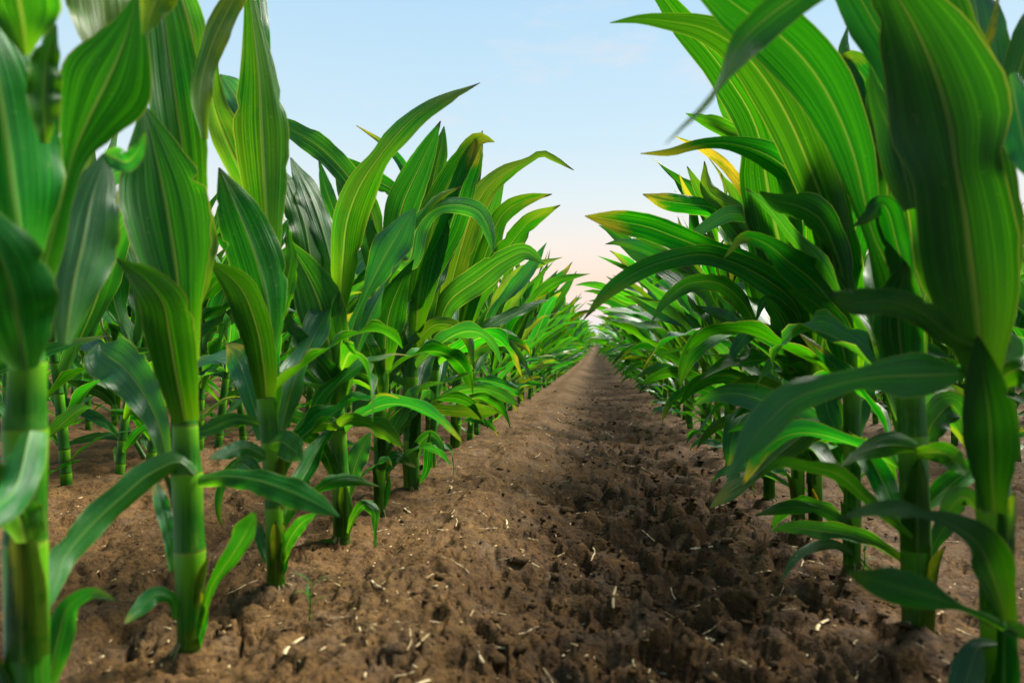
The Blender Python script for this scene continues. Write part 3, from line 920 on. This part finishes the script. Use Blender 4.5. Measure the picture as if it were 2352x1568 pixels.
hand.append(hand_plant('second corn plant of the shaded row, thick stalk behind the nearest dark one', GR, (2108, 1446),
    '2108,1450,32 2102,1200,30 2096,1010,30 2090,880,30 2083,780,18', [1160, 1000, 870], [
    (.0, -.06, '2092,900,32 2082,760,46 2048,630,42 2004,535,18 1984,450,34 1962,360,46 1924,262,56 1868,165,66 1798,88,66 1700,20,54 1600,-60,30', {'phi': (0, 15), 'c1': .5, 'cup': 1, 'th': .8}),
    (.03, .06, '2075,680,24 2050,560,46 2040,450,46 2028,340,34 2010,250,20 1990,180,1'),
    (-.03, -.12, '2105,1040,12 2160,1038,26 2196,1060,26 2220,1092,1', {'y': .1}),
    (-.03, -.10, '2110,1030,16 2070,1024,33 2020,1026,28 1975,1042,14 1927,1072,1', {'y': .1, 'rip': .05}),
    (-.01, -.12, '2100,1240,8 2040,1190,14 1985,1140,16 1920,1086,19 1850,1070,13 1790,1062,12 1738,1092,1'),
    (-.01, -.02, '2088,900,30 2072,820,48 2064,740,56 2068,660,40 2080,600,2', {'cup': 1, 'c1': .8}),
    (.02, .05, '2110,1060,18 2150,960,36 2185,930,34 2206,960,20 2212,1000,2', {'wax': .3}),
    (.03, .06, '2120,1320,8 2150,1240,15 2180,1190,22 2195,1140,18 2200,1110,1'),
    (-.01, -.04, '2085,700,22 2060,560,30 2025,470,24 1990,500,14 1960,520,1'),
    (.04, .06, '2060,620,20 2100,530,34 2135,590,28 2152,612,1', {'wax': 1.0}),
    (.04, .12, '2070,640,16 2020,440,22 1990,270,26 1960,180,20 1940,120,14 1946,62,1'),
    (.05, .12, '2050,380,16 2010,230,26 1975,165,30 1950,140,22 1908,158,1'),
], thick=0.65))  # painted shade again, a little weaker than on the nearest plant
hand.append(hand_plant('third corn plant of the shaded row, leaf twisting low over the wet soil', GR, (1957, 1304),
    '1957,1306,18 1958,1150,18 1957,1000,18 1957,880,19 1948,800,11', [1180, 1010, 880], [
    (.0, -.12, '1955,1000,9 1912,980,14 1868,985,31 1820,1018,30 1770,1060,18 1738,1090,10 1680,1126,19 1629,1167,1', {'y': .2}),
    (.0, -.06, '1955,1275,7 1930,1202,17 1880,1172,9 1822,1164,17 1734,1183,1'),
    (.0, -.08, '2005,1312,3 1966,1280,9 1920,1250,11 1870,1254,12 1822,1286,8 1794,1336,1', {'wax': .4}),
    (.01, .0, '1955,900,24 1945,800,42 1932,700,56 1918,610,60 1905,520,52 1900,420,46 1908,330,26 1920,260,2', {'phi': (0, 0), 'rip': .06}),
    (.0, -.08, '1930,760,26 1915,600,40 1895,480,48 1860,385,50 1818,285,54 1762,188,54 1695,110,42 1615,64,28 1540,50,19 1470,44,10 1401,53,1', {'phi': (0, 25), 'th': .5}),
    (-.01, -.05, '1940,760,22 1905,690,40 1862,640,44 1810,600,36 1760,560,20 1712,545,14 1664,592,1', {'wax': .2}),
    (-.01, -.06, '1950,880,18 1935,800,30 1905,730,28 1862,690,22 1810,665,3'),
    (.02, .05, '1965,1000,12 1985,900,22 1990,820,18 1988,760,1', {'wax': .7}),
    (.0, .02, '1945,700,20 1960,560,34 1975,440,36 1968,340,22 1955,270,2'),
    (.0, -.06, '1946,700,20 1920,580,28 1880,500,34 1830,472,34 1780,460,17 1745,440,2', {'wax': .5}),
    (-.01, -.04, '1950,880,14 1900,915,24 1915,980,20 1935,1010,2'),
], thick=0.45))
hand.append(hand_plant('corn plant with a torn orange sheath base in the shaded row', GR, (1874, 1216),
    '1874,1218,15 1872,1080,15 1870,960,16 1864,880,16 1855,800,9', [1090, 980, 880], [
    (-.01, -.02, '1866,900,18 1840,780,36 1812,680,52 1795,580,54 1772,480,62 1758,400,60 1748,330,44 1724,262,42 1680,190,40 1630,120,36 1572,58,30 1520,-10,18', {'phi': (0, 10), 'rip': .06, 'th': .3}),
    (.0, -.10, '1850,740,20 1840,620,24 1838,460,24 1818,400,32 1780,366,34 1722,340,24 1660,328,15 1600,333,12 1540,350,9 1471,353,1', {'phi': (0, 20)}),
    (-.01, -.12, '1860,800,16 1820,690,28 1760,642,34 1692,606,26 1620,585,24 1540,596,22 1460,626,22 1394,672,15 1341,733,1', {'phi': (0, 10)}),
    (.02, .0, '1840,640,12 1800,540,12 1732,500,17 1682,490,19 1622,520,14 1555,574,1', {'wax': .9}),
    (.02, .06, '1865,900,16 1890,780,34 1905,660,40 1900,540,26 1890,460,1'),
    (.0, -.05, '1862,860,16 1825,800,28 1790,720,26 1760,690,14 1735,740,1'),
    (.0, -.02, '1868,1200,5 1878,1170,7 1872,1140,5 1866,1120,1', {'y': 1.0, 'label': 'torn orange dead leaf base'}),
    (.0, -.05, '1868,1080,8 1835,1030,14 1800,1030,12 1770,1070,1'),
], thick=0.3))
hand.append(hand_plant('corn plant with pale roots showing at its foot in the shaded row', GR, (1834, 1214),
    '1834,1216,14 1832,1060,14 1830,940,15 1824,850,14 1815,780,8', [1070, 950, 850], [
    (.02, .0, '1790,640,14 1740,480,20 1690,410,13 1660,374,12 1610,340,8 1551,314,1', {'y': 1.0, 'label': 'withered yellow leaf'}),
    (.03, .08, '1790,520,12 1735,380,16 1700,316,17 1648,290,20 1575,261,1'),
    (.04, .10, '1780,480,10 1720,350,12 1690,295,13 1665,250,12 1641,188,1'),
    (.0, -.10, '1800,660,20 1720,600,22 1640,578,26 1560,548,31 1490,522,31 1418,508,26 1343,496,1', {'phi': (0, 0)}),
    (.0, -.08, '1825,840,12 1780,780,22 1730,760,20 1690,800,12 1672,850,1', {'wax': .5}),
    (.0, .0, '1815,800,14 1790,680,30 1760,600,34 1740,500,26 1730,430,2'),
    (-.01, -.06, '1832,960,10 1790,900,18 1740,880,20 1690,890,16 1640,930,1', {'y': .1}),
    (-.01, -.05, '1832,1060,8 1790,1010,14 1745,990,12 1712,1020,1'),
]))
hand.append(hand_plant('corn plant half hidden beside the drooping leaf tip, sixth of the shaded row', GR, (1767, 1150),
    '1767,1152,13 1766,1020,13 1764,920,14 1759,820,13 1752,750,7', [1030, 925, 820], [
    (.02, .0, '1735,640,14 1690,540,18 1640,480,20 1590,470,22 1530,462,20 1476,446,1'),
    (.0, .02, '1750,740,16 1730,600,30 1710,520,26 1690,450,14 1655,400,1'),
    (.0, .02, '1745,700,14 1705,560,22 1660,500,16 1610,440,14 1578,382,1', {'y': .1}),
    (.0, .01, '1730,600,14 1690,480,17 1630,440,18 1618,370,1', {'y': .2}),
    (.0, -.08, '1755,800,12 1710,700,20 1650,650,22 1590,650,20 1530,690,12 1496,740,1', {'wax': .4}),
    (.0, -.06, '1762,920,10 1720,880,18 1660,860,20 1600,880,16 1560,930,1'),
    (.0, -.06, '1764,1030,8 1730,980,15 1680,965,14 1630,990,10 1600,1030,1', {'y': .1}),
    (.0, -.03, '1766,1110,6 1740,1075,10 1705,1070,9 1680,1100,1'),
]))
# pale brace roots at the foot of one plant
rp = hand[-2]
for k in range(7):
    a = rng.uniform(-2.8, .2)
    P = [np.array([math.cos(a) * q * .03, math.sin(a) * q * .03, .03 - .032 * q ** 1.6 + rng.uniform(-.002, .002)]) for q in np.linspace(.25, 1.2, 6)]
    V, F, uv = tube(P, np.linspace(.0011, .0006, 6), np.linspace(0, 1, 6), seg=5, groove=0)
    link(bpy.data.objects.new('root', make_mesh('root', V, F, M_ROOT, uv)), rp)


# ------------------------------------------------------------------ plants of the field: a few kinds, copied down the rows
def make_kind(r, bend, lod):
    """one plant in its own space: list of (part name, V, F, uv)"""
    u = (U_MED, U_MED, U_LOW, U_MIN)[lod]
    nl = (20, 12, 7, 5)[lod]
    parts = []
    lean = np.array([r.uniform(-.03, .03), r.uniform(-.04, .04)])
    top = r.uniform(.36, .44)
    zs = np.array([0, .035, .085, .14, .20, .265, .33, top])

    def axis(z):
        return np.array([lean[0] * (z / .4) ** 2, lean[1] * (z / .4) ** 2, z])
    if lod < 2:
        P, Rr, vv = [np.array([0, 0, -.02])], [.0125], [0.0]
        r0 = r.uniform(.0105, .0125)
        for k in range(len(zs) - 1):
            ra, rb = r0 * (1 - .35 * zs[k] / top), r0 * (1 - .35 * zs[k + 1] / top)
            if k == len(zs) - 2:
                rb *= .5
            t, rr, v = internode_profile(ra, rb, float(k))
            for q, w, x in zip(t, rr, v):
                P.append(axis(zs[k] + (zs[k + 1] - zs[k]) * q + q * 1e-4)); Rr.append(w); vv.append(x)
        parts.append(('stalk', *tube(np.array(P), Rr, vv, seg=10 if lod == 0 else 7)))
    else:
        P = [axis(z) for z in (-.02, .14, .28, top)]
        parts.append(('stalk', *tube(np.array(P), [.012, .011, .010, .004], [0, 1.5, 3.5, 6], seg=5 if lod == 2 else 3, groove=0)))
    #        z     L    W     theta0 bend
    tab = [(.025, .10, .0085, 55, 80), (.055, .17, .0125, 50, 95), (.085, .23, .017, 46, 100), (.125, .31, .022, 42, 98), (.165, .41, .028, 39, 92),
           (.215, .47, .033, 33, 82), (.260, .53, .038, 27, 72), (.300, .53, .041, 21, 58), (.325, .50, .038, 17, 44), (.345, .46, .035, 12, 34), (.365, .42, .030, 9, 24), (.385, .34, .020, 5, 12)]
    if lod == 2:
        tab = tab[1:]
    elif lod == 3:
        tab = [tab[i] for i in (1, 3, 4, 5, 6, 7, 8, 10)]
    side0 = r.choice((0, 1))
    for k, (z, L, W, th0, bd) in enumerate(tab):
        az = math.pi * ((k + side0) % 2) + r.gauss(0, .45)
        parts.append(('leaf', *proc_leaf(r, axis(z), L * .9, W, th0 * .92, bd * bend, az, u, nl, k >= len(tab) - 2)))
    return parts


NK = 9
kinds = {}
for side, bend in (('l', .47), ('r', .90)):
    for k in range(NK):
        for lod in (0, 1, 2, 3):
            kinds[side, k, lod] = make_kind(random.Random(100 + k * 7 + (50 if side == 'r' else 0)), bend * (1 + .12 * ((k % 3) - 1)), lod)


def joined(parts, r):
    """all the parts of a plant as one array: V, F, uv, tone, material index"""
    Vs, Fs, us, ts, mi, o = [], [], [], [], [], 0
    for nm, V, F, uv in parts:
        Vs.append(V); Fs.append(F + o); us.append(uv); ts.append(np.full(len(V), r.random())); mi.append(np.full(len(F), 1 if nm == 'stalk' else 0))
        o += len(V)
    return np.concatenate(Vs), np.concatenate(Fs), np.concatenate(us), np.concatenate(ts), np.concatenate(mi)


proto = {}


def plant_copy(side, k, lod, loc, rz, sc, tilt, with_parts):
    key = (side, k, lod, with_parts)
    r = random.Random(hash((k, lod, side == 'r')) & 0xffff)
    if with_parts:
        if key not in proto:
            proto[key] = [(nm, make_mesh(nm, V, F, M_STALK if nm == 'stalk' else M_LEAF, uv)) for nm, V, F, uv in kinds[side, k, lod]]
        root = empty('corn_plant', loc)
        for nm, me in proto[key]:
            o = link(bpy.data.objects.new(nm, me), root)
            set_tone(o, rng.choice((0, 0, 0, 0, 0, .2, .5)) if nm == 'leaf' and rng.random() < .3 else 0, rng.choice((0, .1, .3, .6, 1.0)), rng.choice((0, 0, .2, .5, .8) if side == 'r' else (0, 0, 0, .1, .4)))  # darker random range on right rows puts shade into their leaf colour
    else:
        if key not in proto:
            V, F, uv, tn, mi = joined(kinds[side, k, lod], r)
            me = make_mesh('corn_plant', V, F, [M_LEAF, M_STALK], uv, tone=tn)
            me.polygons.foreach_set('material_index', mi.astype(np.int32))
            proto[key] = me
        root = link(bpy.data.objects.new('corn_plant', proto[key]))
        set_tone(root, 0, rng.uniform(0, .5))
        root.location = loc
    root.rotation_euler = (tilt[0], tilt[1], rz)
    root.scale = (sc, sc, sc)
    return root


ORD = ('first second third fourth fifth sixth seventh eighth ninth tenth eleventh twelfth thirteenth fourteenth fifteenth sixteenth '
       'seventeenth eighteenth nineteenth twentieth').split()
taken = []                                        # where single plants stand, so that the mass leaves them out
SP = .187


def row_plants(side, X, y0, y1, label_of, group, start=0, sp=.15, big=1.0):
    y, i = y0, start
    while y < y1:
        x = X + rng.gauss(0, .010); yy = y + rng.gauss(0, .014)
        lod = 0 if yy < 2.8 else (1 if yy < 9 else 2)
        k = rng.randrange(NK)
        rz = rng.gauss(0, .33) + (math.pi if rng.random() < .5 else 0)
        o = plant_copy(side, k, lod, (x, yy, gz(x, yy) - .004), rz, big * (rng.uniform(.90, 1.10) if rng.random() < .88 else rng.uniform(.72, .88)), (rng.gauss(0, .05), rng.gauss(0, .05)), yy < 9)
        tag(o, label_of(i), 'corn plant', group)
        i += 1; y += sp
    taken.append((X, y0 - sp, y))


def lab_l(i):
    if i < 20: return f'{ORD[i]} corn plant from the front along the tan crusted edge of the path'
    return 'small distant corn plant far down the row along the tan crusted edge of the path'


def lab_r(i):
    if i < 20: return f'{ORD[i]} corn plant from the front along the shaded side of the path'
    return 'small distant corn plant far down the row along the shaded side of the path'


yl = hand[8].location.y + SP
yr = hand[-1].location.y + SP
row_plants('l', ROW_L, yl, 14.5, lab_l, GL, 8, SP)
row_plants('r', ROW_R, yr, 14.5, lab_r, GR, 6, .155)


def lab_side(where):
    def f(i):
        if i < 14: return f'{ORD[i]} corn plant in sight of the {where}'
        return f'corn plant deep inside the {where}, behind nearer stalks'
    return f


row_plants('l', ROW_L - ROW_W, 1.15, 5.0, lab_side('second row to the left of the path'), 'corn plants in the second row to the left', 0, .11, 1.08)
row_plants('l', ROW_L - 2 * ROW_W, 2.0, 5.0, lab_side('third row to the left of the path'), 'corn plants in the third row to the left', 0, .12, 1.08)
row_plants('r', ROW_R + ROW_W, 1.5, 5.0, lab_side('second row to the right of the path'), 'corn plants in the second row to the right')
row_plants('r', ROW_R + 2 * ROW_W, 2.6, 5.2, lab_side('third row to the right of the path'), 'corn plants in the third row to the right')

# ------------------------------------------------------------------ the rest of the field: one mass
r2 = random.Random(21)
low2 = {(s, k, q): joined(kinds[s, k, q], r2) for s in 'lr' for k in range(NK) for q in (2, 3)}
bV, bF, bU, bT, bM, off = [], [], [], [], [], 0


def mass_plant(side, x, y, lod):
    global off
    V, F, uv, tn, mi = low2[side, r2.randrange(NK), lod]
    a = r2.gauss(0, .35) + (math.pi if r2.random() < .5 else 0)
    c, s = math.cos(a), math.sin(a); k = r2.uniform(.9, 1.1) * (1.2 if x > .9 and y < 1.6 else 1)  # near right rows out of view, enlarged to cast more shade
    W = np.empty_like(V)
    W[:, 0] = (V[:, 0] * c - V[:, 1] * s) * k + x
    W[:, 1] = (V[:, 0] * s + V[:, 1] * c) * k + y
    W[:, 2] = V[:, 2] * k + (.60 * float(sstep(11, 46, y)) + .004)
    bV.append(W); bF.append(F + off); bU.append(uv); bT.append((tn + r2.random()) % 1); bM.append(mi)
    off += len(V)


for j in range(-11, 12):
    X = ROW_L + j * ROW_W
    side = 'l' if j <= 0 else 'r'
    span = next((t for t in taken if abs(t[0] - X) < .1), None)
    main = j in (0, 1)
    y = -1.6 if abs(j) < 4 else .3
    y_end = 47 if abs(j) < 8 else 30
    while y < y_end:
        own = span is not None and span[1] < y < span[2] - SP * .5
        hand_zone = main and -.25 < y < (yl if j == 0 else yr) - SP * .5
        seen = main or y > 1.1 * abs(X) - 1.2 or abs(j) < 3
        if not own and not hand_zone and seen and not (y < .35 and abs(X) < .6 and y > -.3):
            mass_plant(side, X + r2.gauss(0, .012), y + r2.gauss(0, .02), 2 if y < 9 or main and y < 24 else 3)
        y += SP if y < 20 else SP * 1.3
for j in range(46):                                # headland at the end of the rows
    for k in range(3):
        mass_plant('l', -4.2 + j * .19 + r2.gauss(0, .02), 47.4 + k * .7, 3)
me = make_mesh('corn_field', np.concatenate(bV), np.concatenate(bF), [M_LEAF, M_STALK], np.concatenate(bU), tone=np.concatenate(bT))
me.polygons.foreach_set('material_index', np.concatenate(bM).astype(np.int32))
tag(set_tone(link(bpy.data.objects.new('corn_field', me)), .02, .25), kind='stuff')

# ------------------------------------------------------------------ dry straw, clods and seedlings on the soil
def straw_mesh(L, w, bend, r, split=False):
    n = 6
    t = np.linspace(-.5, .5, n)
    P = np.stack([t * L, bend * L * (t * t - .08) + r.uniform(-.03, .03) * L * np.sin(t * 9), .0012 + .004 * bend * np.cos(t * 3)], -1)
    V, F, uv = tube(P, w * np.interp(t, [-.5, -.3, .35, .5], [.75, 1, .9, .35 if split else .8]), t + .5, seg=5, groove=.3)
    V = V.copy(); V[:, 2] *= .6
    i0, i1 = np.arange(5), np.arange(5) + (n - 1) * 5
    return V, F, uv


r3 = random.Random(5)
straw_kinds = []
for k in range(10):
    V, F, uv = straw_mesh(1.0, r3.choice((.022, .03, .038, .048, .065)), r3.uniform(-.4, .4), r3, k % 2 == 0)
    straw_kinds.append(make_mesh('straw', V, F, M_STRAW, uv))


def lay_straw(x, y, L, rz, label, group, k=None):
    o = link(bpy.data.objects.new('straw', straw_kinds[r3.randrange(10) if k is None else k]))
    z = gz(x, y)
    dx = gz(x + math.cos(rz) * L * .5, y + math.sin(rz) * L * .5) - gz(x - math.cos(rz) * L * .5, y - math.sin(rz) * L * .5)
    o.location = (x, y, z + .0025 + abs(dx) * .12)
    o.rotation_euler = (r3.uniform(-.2, .2), -math.atan2(dx, L) * .8, rz)
    o.scale = (L, L, L)
    return tag(o, label, 'straw', group)


def ground_at(px, py):
    d = depth_on_ground(px, py, 0)
    w = at(px, py, d)
    return w.x, w.y


for a, b, lab in (((522, 1368), (590, 1345), 'pale straw stick lying between the second and third stalks by the crack'),
                  ((1193, 1455), (1240, 1436), 'thick light straw piece in the middle of the path, close to the camera'),
                  ((1300, 1449), (1350, 1440), 'straight pale straw lying crosswise just beyond the thick light piece'),
                  ((822, 1525), (832, 1462), 'bent pale straw on the tan soil below the weed seedling'),
                  ((1034, 1330), (1080, 1350), 'slanting straw on the crusted tan side of the path'),
                  ((1538, 1315), (1558, 1345), 'short bright straw upright in the dark clods'),
                  ((1160, 1240), (1167, 1200), 'narrow white straw pointing down the tan edge'),
                  ((1272, 1232), (1278, 1210), 'small white straw at the middle of the path'),
                  ((1470, 1085), (1520, 1093), 'thin long straw in the trampled clods further up the path'),
                  ((1255, 1028), (1290, 1034), 'grey straw across the path beside small clods'),
                  ((1795, 1226), (1826, 1254), 'long thin straw at the foot of the torn orange stalk'),
                  ((1505, 1450), (1515, 1478), 'little white straw standing out of a dark clod'),
                  ((330, 1355), (385, 1325), 'straw leaning on soil behind the second stalk'),
                  ((1200, 1283), (1236, 1311), 'dry stem lying over a small hollow in the path')):
    xa, ya = ground_at(*a); xb, yb = ground_at(*b)
    L = min(math.hypot(xb - xa, yb - ya), .06)
    lay_straw((xa + xb) / 2, (ya + yb) / 2, max(L, .014), math.atan2(yb - ya, xb - xa), lab, 'dry straw pieces on the soil')
for k in range(270):
    y = .52 * (3.8 / .52) ** (r3.random() ** 1.1)
    x = r3.uniform(-.36, .32) if r3.random() < .66 else r3.uniform(-.95, .9)
    lay_straw(x, y, r3.choice((.013, .016, .019, .023, .028, .035, .045)) * r3.uniform(.8, 1.2), r3.uniform(0, math.pi),
              'bit of dry straw ' + ('on the smooth tan edge of the path' if -.36 < x < -.12 else 'among the dark clods of the path' if -.12 <= x < .3
              else 'between the stalks to the left' if x < 0 else 'between the stalks to the right')
              + (', close to the camera' if y < 1.0 else ', further up the row'), 'small straw bits scattered on the soil')
# straw crumbs and clods too many to count
cV, cF, o_ = [], [], 0
yy_ = np.array([.5 * (9 / .5) ** r3.random() for _ in range(1700)])
xx_ = np.array([r3.uniform(-1.0, 1.0) * max(.4, min(y, 1.2)) for y in yy_])
for x, y, z in zip(xx_, yy_, ground_h(xx_, yy_, .004) + .0012):
    L = .0012 * math.exp(r3.gauss(.5, .6)); a = r3.uniform(0, math.pi); w = r3.uniform(.0004, .0011)
    c, s = math.cos(a), math.sin(a)
    q = np.array([[-L, -w, 0], [L, -w, .0006], [L, w, .0006], [-L, w, 0], [-L, -w, .001], [L, -w, .0016], [L, w, .0016], [-L, w, .001]])
    W = np.stack([q[:, 0] * c - q[:, 1] * s + x, q[:, 0] * s + q[:, 1] * c + y, q[:, 2] + z], -1)
    cV.append(W)
    cF.append(np.array([[4, 5, 6, 7], [0, 1, 5, 4], [1, 2, 6, 5], [2, 3, 7, 6], [3, 0, 4, 7]]) + o_); o_ += 8
tag(link(bpy.data.objects.new('straw_crumbs', make_mesh('straw_crumbs', np.concatenate(cV), np.concatenate(cF), M_STRAW, smooth=False))), kind='stuff')

# loose soil clods
ico = bpy.data.meshes.new('tmp')
import bmesh
bm = bmesh.new(); bmesh.ops.create_icosphere(bm, subdivisions=1, radius=1.0)
IV = np.array([v.co[:] for v in bm.verts]); IF = np.array([[v.index for v in f.verts] for f in bm.faces]); bm.free()
bpy.data.meshes.remove(ico)
cV, cF, o_ = [], [], 0
NCL = 6500
yy_ = np.array([.48 * (5.5 / .48) ** (r3.random() ** 1.15) for _ in range(NCL)])
xx_ = np.array([r3.gauss(.08, .17) if r3.random() < .62 else r3.uniform(-1.1, 1.1) * max(.42, min(y, 1.3)) for y in yy_])
zz_ = ground_h(xx_, yy_, .004)
nz_ = [1 + .6 * perlin(IV[:, 0] * 1.3 + q * 7.7, IV[:, 1] * 1.3 + IV[:, 2] * 1.1, q) + .18 * perlin(IV[:, 0] * 3 + q * 5.1, IV[:, 2] * 3 + IV[:, 1], q + 40) for q in range(40)]
for x, y, z in zip(xx_, yy_, zz_):
    sz = .0019 * math.exp(r3.gauss(0, .55)) * (1.25 if abs(x - .1) < .25 else .85)
    V = IV * nz_[r3.randrange(40)][:, None] * sz * np.array([r3.uniform(.8, 1.5), r3.uniform(.8, 1.5), r3.uniform(.4, .75)])
    a = r3.uniform(0, 6.28); c, s = math.cos(a), math.sin(a)
    cV.append(np.stack([V[:, 0] * c - V[:, 1] * s + x, V[:, 0] * s + V[:, 1] * c + y, V[:, 2] + z + sz * .15], -1))
    cF.append(IF + o_); o_ += len(IV)
tag(link(bpy.data.objects.new('soil_clods', make_mesh('soil_clods', np.concatenate(cV), np.concatenate(cF), M_SOIL, smooth=False))), kind='stuff')


# weed seedlings
def seedling(px, py, h, label, r):
    x, y = ground_at(px, py)
    root = tag(empty('weed_seedling', (x, y, gz(x, y))), label, 'seedling')
    V, F, uv = tube([np.array([0, 0, -.004]), np.array([.001, 0, h * .5]), np.array([0, .001, h])], [.0011, .0009, .0005], [0, 3, 6], seg=6, groove=0)
    set_tone(link(bpy.data.objects.new('stem', make_mesh('stem', V, F, M_STALK, uv)), root))
    for k in range(5):
        az = k * 2.4 + r.uniform(-.4, .4); z = h * (.25 + .17 * k); L = h * r.uniform(.45, .75)
        s = np.linspace(0, 1, 8)
        th = np.radians(r.uniform(25, 55) + 55 * s ** 1.5)
        D = np.stack([np.sin(th) * math.cos(az), np.sin(th) * math.sin(az), np.cos(th)], -1)
        P = np.array([0, 0, z]) + np.cumsum(D * np.concatenate([[0], np.diff(s)])[:, None] * L, 0)
        S = np.repeat(np.array([[-math.sin(az), math.cos(az), 0]]), 8, 0)
        V, F, uv = blade(P, .0022 * np.interp(s, [0, .3, .7, 1], [.5, 1, .7, .05]), S, s, np.full(8, .5), .1, 2, 0, U_LOW, .03)
        set_tone(link(bpy.data.objects.new('leaf', make_mesh('leaf', V, F, M_LEAF, uv)), root), 0, .3)
    return root


seedling(711, 1440, .042, 'tiny green weed seedling on bare tan soil in front of the third stalk', r3)
seedling(1985, 1318, .03, 'tiny pale weed seedling beside the third stalk of the shaded row', r3)
